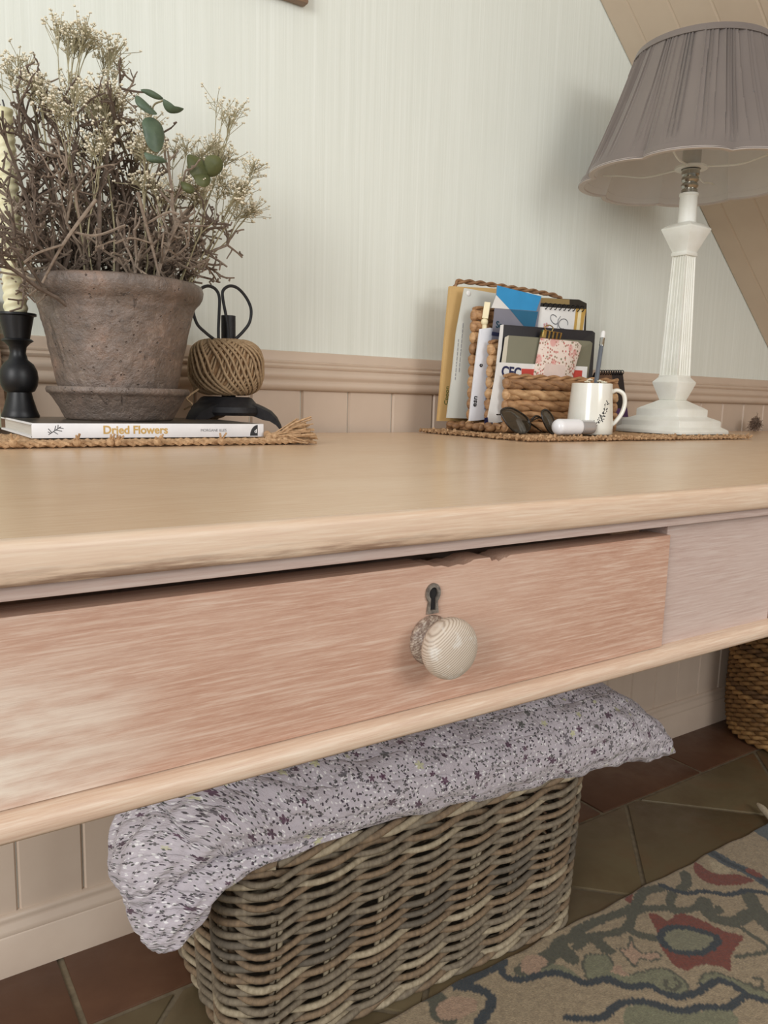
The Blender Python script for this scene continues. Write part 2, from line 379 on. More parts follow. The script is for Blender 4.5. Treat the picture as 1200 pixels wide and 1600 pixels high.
# fluted tapering shaft
rows = []
def flute(a, z):
    pts = []; nf = 5
    for s_ in range(4):
        c_, s2 = [(1, 0), (0, 1), (-1, 0), (0, -1)][s_]
        for k in range(60):
            u = -1+2*k/60; v = (u+1)/2*(nf+.6)-.3; d = 0
            if 0 < v < nf: fr = v-math.floor(v); d = .30*(.5-.5*math.cos(2*PI*fr))**.55
            p = (1-d, u); pts.append((LX+a*(c_*p[0]-s2*p[1]), LY+a*(s2*p[0]+c_*p[1]), z))
    return pts
zs = np.linspace(z0+.102, 1.069, 10); rows = [flute(.0188-(.0188-.0138)*i/9, z) for i, z in enumerate(zs)]
MB().grid(rows, close_v=True).obj('column', M_WHITE, lamp, smooth=0)
MB().sqlathe([(.0155, 1.068), (.0158, 1.073), (.0145, 1.075), (.0175, 1.082), (.0245, 1.1), (.0295, 1.112), (.0295, 1.1145), (.027, 1.117), (.020, 1.1225), (.012, 1.124)], LX, LY).obj('capital', M_WHITE, lamp, bevel=.0005)
MB().lathe([(.0165, 1.122), (.0155, 1.125), (.0148, 1.168), (.0160, 1.1695), (.0160, 1.173), (.012, 1.174)], LX, LY, 32, cap1=True).obj('candle_tube', M_WHITE, lamp)
M_CHROME = simple('chrome', (190, 188, 180), rough=.18, metal=1.0)
MB().lathe([(.010, 1.173), (.0135, 1.175), (.0135, 1.179), (.0115, 1.181), (.0145, 1.185), (.0145, 1.188), (.0115, 1.191), (.0145, 1.195), (.0145, 1.199), (.0120, 1.202), (.015, 1.204), (.015, 1.212), (.010, 1.214)], LX, LY, 32, cap1=True).obj('socket', M_CHROME, lamp)
m = MB().lathe([(.016, 1.2135), (.027, 1.2135), (.027, 1.217), (.016, 1.217), (.016, 1.2135)], LX, LY, 32)
SB, ST = 1.196, 1.402               # shade bottom / top
RB, RT = .187, .1085
TILT = .05
NL = 8
def lobe(t): return .885+.115*abs(math.sin(NL/2*(t-R(10))))**.55
for k in range(4):
    t = R(20+90*k); m.tube(smooth_path([(LX+.026*math.cos(t), LY+.026*math.sin(t), 1.215), (LX+.08*math.cos(t), LY+.08*math.sin(t), 1.211), (LX+.12*math.cos(t), LY+.12*math.sin(t), 1.219), (LX+.157*math.cos(t), LY+.157*math.sin(t), 1.224)], 5), .0017, 6)
m.obj('shade_ring', M_WHITE, lamp)
MB().lathe([(.012, 1.214), (.0155, 1.217), (.0155, 1.252), (.012, 1.256), (.019, 1.27), (.028, 1.295), (.026, 1.318), (.012, 1.333), (.001, 1.335)], LX, LY, 24).obj('bulb', simple('frosted_bulb', (196, 192, 184), rough=.35), lamp)
sh = NT('mauve_pleated_fabric'); nn = sh.noise(sh.coord(), 900, 2); sh.bump(nn, .1, .0003)
M_SHADE = sh.fin(sh.ramp(sh.noise(sh.coord(), 6, 2), [(.3, lin((118, 109, 104))), (.7, lin((127, 118, 112)))]), .85, 0, .15, Sheen_Weight=.25)
M_LINING = simple('pale_shade_lining', (228, 224, 218), (220, 216, 210), .8, 8)
rr = random.Random(3); NP = 96; amp = [rr.choice([.25, .5, .9, 1.3, 1.6])*rr.uniform(.8, 1.1) for _ in range(NP)]; lean = [rr.uniform(-.5, .5) for _ in range(NP)]
def shade_r(t, v, off=0.0, pleat=True):
    prof = RB+(RT-RB)*(v+.055*math.sin(PI*v))
    lb = lobe(t); e_ = max(0.0, min(1.0, 1-v))**1.3; fr = prof*(e_*lb+1-e_)
    if pleat:
        x = (t/(2*PI)*NP+.9*math.sin(9*t+1)*(.3+v*.25)+.5*math.sin(23*t)) % NP; k = int(x); f = x-k
        fr += (.0052*amp[k]*(1-(1-v)*.35))*(f**.8-.55)*min(1.0, (v-.03)*9 if v > .03 else 0)
    return fr+off
def shade_pt(t, v, off=0.0, pleat=True, dz=0.0):
    r_ = shade_r(t, v, off, pleat); z = SB+(ST-SB)*v+dz; return (LX+TILT*.2*v+r_*math.cos(t), LY+r_*math.sin(t), z)
th = []
for k in range(NP):
    for f in (0, .125, .25, .375, .5, .625, .75, .875): th.append(2*PI*(k+f)/NP)
vs_ = np.linspace(.0, 1, 26)
G = [[shade_pt(t, v) for t in th] for v in vs_]
MB().grid(G, close_v=True).obj('shade', M_SHADE, lamp, smooth=50)
t2 = np.linspace(0, 2*PI, 240, endpoint=False)
MB().grid([[shade_pt(t, v, -.0068, False) for t in t2] for v in np.linspace(.0, 1, 16)], close_v=True).obj('shade_lining', M_LINING, lamp)
def band(v0, v1, off, name, mat):
    q = []
    for v, o in ((v0, -.0070), (v0, off), ((v0+v1)/2, off+.0004), (v1, off), (v1, -.0070)): q.append([shade_pt(t, v, o, False) for t in t2])
    MB().grid(q, close_v=True).obj(name, mat, lamp)
band(-.006, .05, .0024, 'bottom_trim', M_SHADE); band(.955, 1.008, .0030, 'top_trim', M_SHADE)
q = [[shade_pt(t, -.006, o, False, dz) for t in t2] for o, dz in ((-.0076, 0.002), (-.0076, -.0008), (.0018, -.0008), (.0018, .002))]
MB().grid(q, close_v=True).obj('hem_piping', simple('pale_hem', (214, 204, 196), rough=.7), lamp)

# ------------------------------------------------------------------ left side of the desk
M_JUTE = simple('jute_fibre', (196, 162, 124), (160, 126, 92), .9, 260, bump=.6, bdist=.001)
M_JUTE2 = simple('dark_jute_fibre', (150, 116, 82), (176, 142, 106), .9, 220, bump=.6, bdist=.001)
def twist(path, r, turns_per_m, n=7, ph=0.0, strand=.55, sides=7, k=0, count=2, flat=1.0):
    """one strand of a twisted rope following path"""
    P = smooth_path(path, n); T = np.gradient(P, axis=0); T /= np.linalg.norm(T, axis=1, keepdims=True)
    s_ = np.concatenate([[0], np.cumsum(np.linalg.norm(np.diff(P, axis=0), axis=1))])
    up = np.array([0, 0, 1.0]); N = np.cross(T, up); N /= np.maximum(np.linalg.norm(N, axis=1, keepdims=True), 1e-6); B = np.cross(N, T)
    a = 2*PI*turns_per_m*s_+ph+2*PI*k/count
    return P+(np.cos(a)[:, None]*N*flat+np.sin(a)[:, None]*B)*r*(1-strand)*1.0
def rope(m, path, r, tpm=60, count=2, n=10, sides=6, ph=0.0):
    for k in range(count): m.tube(twist(path, r, tpm, n, ph, .52, sides, k, count), r*.56, sides)
def woven_mat(name, label, x0, x1, y0, y1, seed, rag=0.0, rows=16, rr_=.0032, mat=None, ang=0.0):
    q = random.Random(seed); t = thing(name, label, 'placemat', ((x0+x1)/2, (y0+y1)/2, ZT))
    ca, sa = math.cos(ang), math.sin(ang); cx_, cy_ = (x0+x1)/2, (y0+y1)/2
    def tr(x, y, z): dx, dy = x-cx_, y-cy_; return (cx_+ca*dx-sa*dy, cy_+sa*dx+ca*dy, z)
    for i in range(rows):
        y = y0+rr_+(y1-y0-2*rr_)*i/(rows-1); m = MB(); a_ = x0+q.uniform(-rag, rag); b_ = x1+q.uniform(-rag, rag)
        pts = [tr(a_+(b_-a_)*k/6, y+q.uniform(-.0012, .0012), ZT+rr_+.0001+(q.uniform(0, rag*.12) if k in (0, 6) else 0)) for k in range(7)]
        rope(m, pts, rr_, 90, 2, 12, 5, q.uniform(0, 6)); m.obj('braid', mat or M_JUTE, t)
    return t, tr
mat1, tr1 = woven_mat('jute_placemat', 'natural jute placemat with knotted tassels under the book and clay pot', -.06, .455, .812, .945, 4, .003, 15, .0042, ang=R(1.5))
# little knots along the front rope and the frayed corner tassel
for px, py in ((20, 690), (120, 690), (172, 688), (183, 684), (245, 688), (345, 690)):
    p = at(px, py, Y=.812); m = MB(); q = random.Random(px)
    m.ellipsoid((p[0], .811, ZT+.006), (.004, .0035, .0045), 6, 8)
    for k in range(4): m.tube([(p[0], .811, ZT+.006), (p[0]+q.uniform(-.004, .006), .808+q.uniform(-.003, .002), ZT+.008+q.uniform(0, .007))], .0011, 5)
    m.obj('knot', M_JUTE, mat1)
q = random.Random(12); m = MB(); A = np.array([.408, .832, ZT+.005])
for k in range(150):
    l = q.uniform(.035, .062); a = R(q.gauss(-6, 16)); e = q.gauss(.007, .008)
    d = np.array([math.cos(a)*.9, math.sin(a)*.8+.05, 0]); B = A+d*l; B[2] = ZT+.002+max(0, e)*(.8+l*6)
    mid = (A+B)/2; mid[2] += q.uniform(.001, .006); mid[1] += q.uniform(-.003, .003)
    m.tube(smooth_path([A+np.array([q.uniform(-.012, .008), q.uniform(-.005, .005), q.uniform(-.003, .007)]), mid, B], 4), q.uniform(.0006, .0012), 4)
stuff(m.obj('tassel', M_JUTE, mat1))
m = MB()
for k in range(9): m.ellipsoid(A+np.array([q.uniform(-.012, .014), q.uniform(-.006, .002), q.uniform(-.002, .007)]), (.0048, .0042, .0042), 6, 8)
m.obj('tassel_knot', M_JUTE, mat1)

# book
ZB0 = ZT+.0086; BH = .0152; ZB = ZB0+BH
book = thing('hardcover_book', 'white-spined book about dried flowers lying flat under the clay pot', 'book', (.27, .93, ZB0))
bx0, bx1, by0, by1 = .1465, .398, .838, 1.03
M_WCOV = simple('white_book_cloth', (236, 235, 236), rough=.45)
cv = NT('dark_photo_cover'); n1 = cv.noise(cv.coord(scale=(3, 14, 1)), 3, 5); M_COVER = cv.fin(cv.ramp(n1, [(.35, lin((52, 50, 46))), (.55, lin((84, 80, 72))), (.72, lin((150, 118, 88)))]), .28, 0, .5)
MB().box(bx0+.004, bx1-.004, by0+.004, by1-.004, ZB0+.002, ZB-.002).obj('pages', simple('page_block', (206, 200, 190), (184, 178, 168), .85, 3, (1, 1, 400)), book)
MB().box(bx0, bx1, by0, by1, ZB0, ZB0+.002).obj('back_cover', M_WCOV, book)
fc = MB().box(bx0, bx1, by0, by1, ZB-.002, ZB-.0002).obj('front_cover', M_WCOV, book)
MB().box(bx0+.0015, bx1-.003, by0+.0015, by1-.002, ZB-.0003, ZB).obj('cover_photo', M_COVER, book)
sp = MB().box(bx0, bx1, by0-.0012, by0+.003, ZB0, ZB-.0002).obj('spine', M_WCOV, book, bevel=.0006)
M_GOLD = simple('gold_lettering', (196, 160, 92), rough=.4, metal=.3); M_INK = simple('black_print', (28, 28, 30), rough=.5); M_GREY = simple('grey_print', (120, 120, 122), rough=.5)
sy = by0-.00125; sz = ZB0+BH/2
text('Dried Flowers', .0118, M_GOLD, 'title_lettering', book, (at(213, 687, Y=sy)[0], sy, sz+.0004), (1, 0, 0), (0, 0, 1), bold=.0003)
text('MORGANE ILLES', .0042, M_GREY, 'author_lettering', book, (at(334, 687, Y=sy)[0], sy, sz), (1, 0, 0), (0, 0, 1))
# branch drawing and half-round publisher mark
m = MB(); bxx = at(86, 688, Y=sy)[0]
for p_, q_ in (((-.006, -.004), (.006, .004)), ((-.003, -.0015), (-.006, .002)), ((0, 0), (.001, .005)), ((.001, .0008), (.007, -.0005)), ((.003, .002), (.0035, .006)), ((-.001, -.001), (.003, -.0035)), ((.004, .0028), (.0085, .0022)), ((-.004, -.0025), (-.0065, -.001))):
    m.tube([(bxx+p_[0], sy, sz+p_[1]), (bxx+q_[0], sy, sz+q_[1])], .00035, 4)
m.obj('branch_drawing', M_INK, book)
lx = at(397, 687, Y=sy)[0]; pts = [(lx+.0045, sz-.0062), (lx+.0045, sz+.0062)]+[(lx+.0045-.0095*math.cos(a), sz-.0062+.0124*math.sin(a)) for a in np.linspace(R(88), 0, 10)]
MB().prism(pts, 'Y', sy-.0002, sy+.0004).obj('publisher_mark', M_INK, book)
text('d', .006, M_WCOV, 'publisher_letter', book, (lx+.0018, sy-.0004, sz-.001), (1, 0, 0), (0, 0, 1), bold=.00015)

# clay pot on its saucer
def claymat(name, seed):
    t = NT(name); c0 = t.n('ShaderNodeTexCoord').outputs['Object']
    co = t.n('ShaderNodeMapping', {'Vector': c0, 'Location': (seed, 0, 0)}).outputs[0]
    n1 = t.noise(co, 11, 6, .65, .5); n2 = t.noise(co, 75, 6, .7, .3); n3 = t.noise(co, 260, 3, .6)
    c = t.ramp(n1, [(.30, lin((88, 78, 71))), (.46, lin((108, 95, 86))), (.58, lin((122, 105, 94))), (.72, lin((158, 128, 110)))])
    c = t.mix(t.rng(n2, .5, .68, 0, .55), c, lin((78, 70, 65))); c = t.mix(t.rng(n2, .42, .30, 0, .45), c, lin((164, 148, 134)))
    pits = t.n('ShaderNodeTexVoronoi', {'Vector': co, 'Scale': 120.0}).outputs['Distance']
    pm = t.math('MULTIPLY', t.rng(pits, .16, .08), t.rng(n1, .45, .6)); c = t.mix(t.math('MULTIPLY', pm, .7), c, lin((62, 52, 46)))
    crack = t.math('MULTIPLY', t.rng(t.noise(t.n('ShaderNodeMapping', {'Vector': co, 'Scale': (30, 30, 5)}).outputs[0], 1.6, 5, .65, 1.2), .635, .66), .55); c = t.mix(crack, c, lin((66, 55, 48)))
    h = t.math('ADD', t.math('MULTIPLY', n2, 1.0), t.math('MULTIPLY', n3, .4)); h = t.math('SUBTRACT', h, t.math('ADD', pm, crack)); t.bump(h, .9, .0030)
    return t.fin(c, t.rng(n2, .3, .7, .32, .5), 0, .65)
M_CLAY = claymat('aged_clay', 0); M_CLAY2 = claymat('aged_clay_saucer', 3.3)
PX, PY = .2635, .948
from mathutils import noise as mnoise
def relief(mb, amp, scale, seed):
    out = []
    for x, y, z in mb.v:
        d = np.array([x-PX, y-PY, 0]); l = np.linalg.norm(d)
        if l < .03: out.append((x, y, z)); continue
        p = Vector((x*scale+seed, y*scale, z*scale*.8)); n_ = mnoise.fractal(p, 1.0, 2.0, 4)+.5*mnoise.fractal(p*3.1, 1.0, 2.0, 3)
        gro = -1.4*max(0, .18-abs(mnoise.noise(Vector((math.atan2(d[1], d[0])*5+seed, z*6, seed)))))*max(0, mnoise.noise(Vector((seed, z*22, math.atan2(d[1], d[0])*2)))+.15)*5
        k = amp*(n_+gro); out.append((x+d[0]/l*k, y+d[1]/l*k, z))
    mb.v = out; return mb
def dense(prof, n):
    P = np.array(prof); o_ = []
    for a, b in zip(P[:-1], P[1:]):
        m_ = max(1, int(np.linalg.norm(b-a)/n)); o_ += [tuple(a+(b-a)*k/m_) for k in range(m_)]
    return o_+[tuple(P[-1])]
def wob(seed, amt):
    return lambda t, z: 1+amt*math.sin(2*t+seed+z*9)+amt*.7*math.sin(3*t-seed*2+z*30)+amt*.5*math.sin(7*t+z*60)
sau = MB().lathe(dense([(.001, ZB), (.058, ZB), (.061, ZB+.0015), (.066, ZB+.012), (.0735, ZB+.025), (.0765, ZB+.029), (.0795, ZB+.0305), (.0805, ZB+.034), (.079, ZB+.0375), (.075, ZB+.0375), (.0715, ZB+.030), (.062, ZB+.0135), (.001, ZB+.012)], .0022), PX, PY, 200, fn=wob(1, .004))
relief(sau, .0007, 55, 4.0); sau.v = [(x, y, max(z, ZB)) for x, y, z in sau.v]
tag(sau.obj('clay_saucer', M_CLAY2, smooth=60), 'rough grey-brown clay saucer on the book, under the clay pot', 'saucer')
RZ = .9335; zp = ZB+.0145
pot = MB().lathe(dense([(.001, zp), (.052, zp), (.0605, zp+.002), (.0665, zp+.022), (.072, zp+.05), (.0785, zp+.08), (.085, zp+.108), (.0885, RZ-.026), (.0915, RZ-.022), (.0945, RZ-.019), (.0975, RZ-.014), (.0985, RZ-.008), (.097, RZ-.002), (.093, RZ), (.088, RZ-.002), (.0835, RZ-.02), (.072, RZ-.05), (.001, RZ-.052)], .0022), PX, PY, 260, fn=wob(2, .003))
relief(pot, .0010, 48, 1.0)
tag(pot.obj('clay_pot', M_CLAY, smooth=60), 'weathered grey-brown clay flower pot holding dried twigs', 'pot')

# candle holder and twisted candle
HX, HY = at(31, 657, Y=1.0)[0]+.001, 1.0
M_BLACK = simple('matt_black_turned_wood', (20, 20, 22), (26, 26, 28), .42, 60, spec=.4)
zc = .8955
prof = [(.001, ZB), (.0205, ZB), (.0210, ZB+.002), (.0185, ZB+.008), (.0145, ZB+.022), (.0130, ZB+.029), (.0165, ZB+.0305), (.0198, ZB+.037), (.0210, ZB+.0455), (.0200, ZB+.054), (.0165, ZB+.0615), (.0105, ZB+.0665), (.0085, ZB+.074), (.0095, ZB+.081), (.0135, ZB+.0855), (.0175, ZB+.0880), (.0155, ZB+.0900), (.0135, ZB+.0905), (.0145, ZB+.096), (.0185, zc-.004), (.0215, zc-.003), (.0215, zc-.0005), (.016, zc), (.012, zc-.012), (.001, zc-.012)]
tag(MB().lathe(prof, HX, HY, 40).obj('candle_holder', M_BLACK, smooth=50), 'turned black candlestick with a ball stem standing on the book', 'candle holder')
m = MB(); G = []
for i in range(180):
    z = zc-.0118+i*.0013; f = i/179; r0 = .0128*(1-.28*f)
    if i == 179: r0 = .004
    G.append([(HX-.004*f+(r0*(1+.06*math.cos(2*t-z*620)))*math.cos(t), HY+(r0*(1+.06*math.cos(2*t-z*620)))*math.sin(t), z) for t in np.linspace(0, 2*PI, 30, endpoint=False)])
cndl = thing('twisted_candle', 'cream twisted taper candle in the black candlestick', 'candle', (HX, HY, zc-.0118))
wx = NT('cream_wax'); M_WAX = wx.fin(wx.ramp(wx.noise(wx.coord(), 20, 2), [(.3, lin((224, 218, 178))), (.7, lin((230, 224, 190)))]), .4, 0, .4, Subsurface_Weight=.25, Subsurface_Radius=(.01, .008, .004))
m.grid(G, close_v=True); m.f.append(tuple(range(30))); m.f.append(tuple(len(m.v)-1-k for k in range(30))); m.obj('wax', M_WAX, cndl, smooth=60)
MB().tube([(HX-.004, HY, zc+.218), (HX-.0035, HY, zc+.223), (HX-.005, HY, zc+.229)], .0009, 6).obj('wick', M_INK, cndl)

# twine holder with ball and scissors
TX, TY = .4205, 1.0
M_IRON = simple('black_cast_iron', (30, 30, 33), (40, 40, 43), .55, 120, bump=.3, spec=.4)
th_ = thing('twine_stand', 'black cast iron twine stand on three curved legs behind the book', 'twine stand', (TX, TY, ZT))
MB().lathe([(.001, .8055), (.030, .8055), (.034, .804), (.040, .797), (.047, .792), (.0475, .785), (.044, .781), (.030, .783), (.001, .784)], TX, TY, 40).obj('base_plate', M_IRON, th_)
for az in (-12, 108, 228):   # feet clear of the placemat
    t = R(az-22); d = np.array([math.cos(t), math.sin(t), 0]); s_ = np.array([-d[1], d[0], 0]); rows = []
    for (r_, zt_, zb_, wd) in ((.028, .800, .783, .022), (.040, .797, .780, .0185), (.050, .793, .776, .0145), (.060, .788, .774, .011), (.068, .780, .769, .0085), (.0735, .7695, .7625, .007), (.0765, .7605, ZT+.0005, .0062), (.0785, ZT+.0005, ZT+.0003, .006)):
        c_ = np.array([TX, TY, 0])+d*r_
        rows.append([c_-s_*wd+[0, 0, zt_-.002], c_-s_*wd*.6+[0, 0, zt_], c_+s_*wd*.6+[0, 0, zt_], c_+s_*wd+[0, 0, zt_-.002], c_+s_*wd*.8+[0, 0, zb_], c_-s_*wd*.8+[0, 0, zb_]])
    m = MB().grid(rows, close_v=True); m.f.append((5, 4, 3, 2, 1, 0)); e = len(m.v)-6; m.f.append(tuple(e+k for k in range(6))); m.obj('leg', M_IRON, th_, smooth=50)
MB().lathe([(.0095, .805), (.0095, .9125), (.0075, .9125), (.0075, .86), (.001, .86)], TX+.003, TY, 28).obj('spindle', M_IRON, th_)
ball = thing('twine_ball', 'ball of brown jute twine wound on the black stand', 'twine', (TX, TY, .8057))
def barrel(lat, lon, off=0.0):
    c_, s_ = math.cos(lat), math.sin(lat); r_ = (.0485+off)*abs(c_)**.52; z = .0365*math.copysign(abs(s_)**.72, s_)
    return (TX+r_*math.cos(lon), TY+r_*math.sin(lon), .8442+z)
m = MB().grid([[barrel(-PI/2*.985+PI*.97*i/20, 2*PI*j/36, -.004) for j in range(36)] for i in range(21)], close_v=True); m.obj('core', M_JUTE2, ball)
M_TWINE = simple('jute_twine', (184, 158, 124), (154, 128, 98), .85, 300, bump=.5)
m = MB(); NLp = 40; q = random.Random(5)
for lay, (sgn, off, cnt, sweep, rr_) in enumerate(((1, -.0022, 44, 95, .0016), (-1, .0004, 36, 118, .0019))):
    for k in range(cnt):
        if lay and k % 6 == 5: continue
        ph = 2*PI*k/cnt+q.uniform(-.03, .03); mx = R(q.uniform(68, 76)); pts = []
        for j in range(29):
            f = j/28*2-1; pts.append(barrel(mx*math.sin(f*PI/2), ph+sgn*R(sweep)*f*.5, off+.0003*math.sin(f*9+k)))
        m.tube(pts, rr_*q.uniform(.9, 1.1), 6)
stuff(m.obj('twine_winding', M_TWINE, ball, smooth=60))
m = MB().tube(smooth_path([at(310, 608, Y=.985), at(292, 622, Y=.965), at(300, 632, Y=.955), at(288, 640, Y=.97)], 5), .0012, 5); m.obj('loose_end', M_TWINE, ball)
sc = thing('scissors', 'scissors with black wire loop handles, standing in the twine spindle', 'scissors', (TX+.003, TY, .862))
Zf = lambda L_: [(280+x/5.4545, 430+y/5.4545) for x, y in L_]
lp1 = Zf([(418, 560), (415, 450), (400, 350), (372, 200), (375, 130), (430, 92), (500, 112), (570, 190), (612, 290), (600, 400), (545, 480), (478, 545), (440, 575)])
lp2 = Zf([(335, 560), (335, 450), (340, 330), (342, 190), (310, 120), (250, 92), (190, 112), (140, 170), (116, 280), (150, 410), (220, 485), (300, 548), (350, 585)])
for L_, yy in ((lp1, .9875), (lp2, .9845)):
    P = [at(x, y, Y=yy) for x, y in L_]
    P[0] = np.array([P[0][0], yy, P[0][2]]); MB().tube(smooth_path(P, 7), .0021, 8).obj('handle', simple('black_steel', (26, 28, 32), (34, 36, 40), .4, 50, spec=.5), sc)
MB().prism([(TX-.004, .90), (TX+.008, .90), (TX+.005, .868), (TX+.002, .862), (TX-.001, .868)], 'Y', .9975, 1.0005).obj('blades', simple('scissor_steel', (120, 120, 122), rough=.3, metal=1), sc)

# ------------------------------------------------------------------ dried plants in the pot
M_TW = [simple('twig_dark', (112, 96, 84), (92, 78, 66), .9, 200, bump=.4), simple('twig_grey', (146, 130, 114), (120, 104, 90), .9, 200, bump=.4), simple('twig_pale', (172, 156, 136), (146, 130, 112), .9, 200, bump=.4)]
M_GSTEM = simple('pale_dry_stem', (168, 160, 128), (146, 136, 106), .85, 90)
M_GBLOS = simple('cream_dry_blossom', (236, 230, 212), (216, 204, 174), .9, 300)
def wander(A, B, q, n, bow):
    A, B = np.array(A), np.array(B); P = []; off = np.array([q.uniform(-bow, bow), q.uniform(-bow, bow), q.uniform(0, bow)])
    for i in range(n+1):
        f = i/n; P.append(A+(B-A)*f+off*math.sin(PI*f)+(np.array([q.gauss(0, 1), q.gauss(0, 1), q.gauss(0, 1)])*bow*.10 if 0 < i else 0))
    return np.array(P)
def twig_stem(mb, A, B, q, r0):
    P = wander(A, B, q, 9, .030); Lm = np.linalg.norm(P[-1]-P[0]); mb.tube(P, np.linspace(r0, r0*.5, len(P)), 5)
    def side(p, d, l, r_, depth):
        n = max(3, int(l/.009)); pts = [p]; dd = np.array(d)
        for i in range(n):
            dd = dd+np.array([q.gauss(0, .16), q.gauss(0, .16), q.gauss(.03, .16)]); dd /= np.linalg.norm(dd); pts.append(pts[-1]+dd*l/n)
        pts = np.array(pts)
        if pts[:, 1].max() > DW-.025: pts[:, 1] = np.minimum(pts[:, 1], DW-.025)
        mb.tube(pts, np.linspace(r_, r_*.72, len(pts)), 4)
        if depth > 0:
            for i in range(1, len(pts)):
                if q.random() < .62:
                    v = np.array([q.gauss(0, 1), q.gauss(0, 1), q.gauss(0, 1)]); v = dd*.75+v/np.linalg.norm(v)*.8; side(pts[i], v/np.linalg.norm(v), l*q.uniform(.3, .55), r_*.8, depth-1)
        else:
            for i in range(1, len(pts)):
                if q.random() < .5:
                    v = np.array([q.gauss(0, 1), q.gauss(0, 1), q.gauss(0, 1)]); v /= np.linalg.norm(v); mb.tube([pts[i], pts[i]+v*.0045], r_*.9, 4)
    for i in range(2, len(P)):
        for _ in range(3 if i > 3 else 2):
            if q.random() < .80:
                d = P[min(i, len(P)-1)]-P[i-1]; d /= np.linalg.norm(d); v = np.array([q.gauss(0, 1), q.gauss(0, 1), q.gauss(.1, 1)]); v /= np.linalg.norm(v); v = d*.8+v*.8
                side(P[i], v/np.linalg.norm(v), q.uniform(.022, .055)*(1.15-.4*i/9), max(.0011, r0*.5), 1)
q = random.Random(21); Cp = np.array([PX, PY, RZ-.05])
ends = [(5, 225), (25, 165), (60, 120), (-15, 290), (-20, 345), (-8, 400), (45, 200), (80, 180), (120, 175), (150, 205), (205, 120), (185, 140), (225, 190), (235, 235), (260, 260), (285, 300), (300, 330), (330, 345), (345, 385), (330, 410), (310, 372),
        (100, 240), (140, 250), (175, 245), (205, 270), (60, 260), (30, 300), (80, 310), (120, 300), (160, 320), (240, 320), (200, 330), (270, 350), (290, 400), (100, 370), (60, 390), (150, 380), (220, 380), (250, 400), (20, 420), (180, 300), (130, 345)]
for i, (px, py) in enumerate(ends):
    yy = q.uniform(.885, 1.02) if py < 330 else q.uniform(.865, 1.0)
    B = at(px+q.uniform(-8, 8), py+q.uniform(-8, 8), Y=yy); a = math.atan2(B[1]-PY, B[0]-PX)+q.gauss(0, .5); rr0 = q.uniform(.012, .062)
    A = Cp+np.array([rr0*math.cos(a), rr0*math.sin(a), 0]); m = MB(); twig_stem(m, A, B, q, q.uniform(.0020, .0034))
    kind = q.choice([0, 0, 1, 1, 2]) if py > 300 else q.choice([0, 0, 1])
    lb_ = ('dark brown', 'grey-brown', 'pale grey')[kind]+' knobbly dried twig '+('low over the rim of the clay pot' if py > 330 else 'leaning towards the twisted candle' if px < 70 else 'standing tall in the clay pot' if py < 215 else 'in the middle of the clay pot')
    tag(m.obj('dried_twig', M_TW[kind], smooth=60), lb_, 'twig', 'dried twigs in the clay pot')
for k_, (L1_, sub) in enumerate((([(150, 312), (112, 362), (88, 400), (66, 442)], [[(112, 362), (150, 368), (196, 352)], [(100, 382), (60, 395), (38, 410)], [(125, 345), (120, 318), (118, 300)]]), ([(215, 300), (228, 350), (240, 395), (250, 436)], [[(228, 350), (262, 332), (280, 335)], [(236, 380), (205, 372), (180, 380)]]), ([(-12, 352), (22, 388), (48, 420), (66, 448)], [[(22, 388), (20, 350), (8, 330)], [(40, 410), (50, 380), (48, 362)], [(10, 375), (-10, 392)]]))):
    m = MB(); yy = (.868, .862, .885)[k_]; m.tube(smooth_path([at(a, b, Y=yy+.006*i_) for i_, (a, b) in enumerate(L1_)], 5), [.0021-.00005*j_ for j_ in range(16)], 6)
    for sb_ in sub: m.tube(smooth_path([at(a, b, Y=yy+.008-.006*i_) for i_, (a, b) in enumerate(sb_)], 5), .0013, 5)
    tag(m.obj('dried_twig', M_TW[(1, 1, 0)[k_]], smooth=60), ('thick grey bare twig slanting across the front of the bunch', 'thick grey-brown bare twig upright over the pot rim', 'thick dark forked twig in front of the twisted candle')[k_], 'twig', 'dried twigs in the clay pot')
# gypsophila sprays: (head px, py, spread px, florets, Y)
heads = [(112, 50, 40, 120, .95), (165, 95, 30, 60, .97), (14, 112, 34, 60, .96), (60, 140, 34, 60, .93), (120, 150, 42, 90, .98), (165, 160, 44, 110, .92), (200, 195, 40, 90, .95), (225, 230, 36, 70, .9), (290, 232, 34, 80, .96), (362, 178, 24, 36, .95),
         (350, 235, 28, 60, .98), (400, 262, 20, 24, .93), (368, 300, 40, 100, .94), (385, 325, 30, 70, .97), (330, 310, 32, 60, .90), (255, 290, 40, 70, .9), (150, 215, 40, 70, .9), (95, 170, 30, 50, .9)]
GL = ['rising highest above the clay pot', 'just below the highest spray, above the eucalyptus', 'above the twisted candle', 'between candle and the tallest twigs', 'under the highest spray', 'left of the eucalyptus leaves', 'against the large eucalyptus leaf', 'below the eucalyptus leaves', 'beside the heart-shaped olive leaves', 'standing upright beyond the olive leaves', 'behind the olive leaves', 'thin, reaching furthest over the scissors', 'broad, above the scissors', 'low, hanging over the scissors', 'below the olive leaves', 'low among dark twigs under the eucalyptus', 'in the middle of the twigs', 'among the dark twigs near the candle']
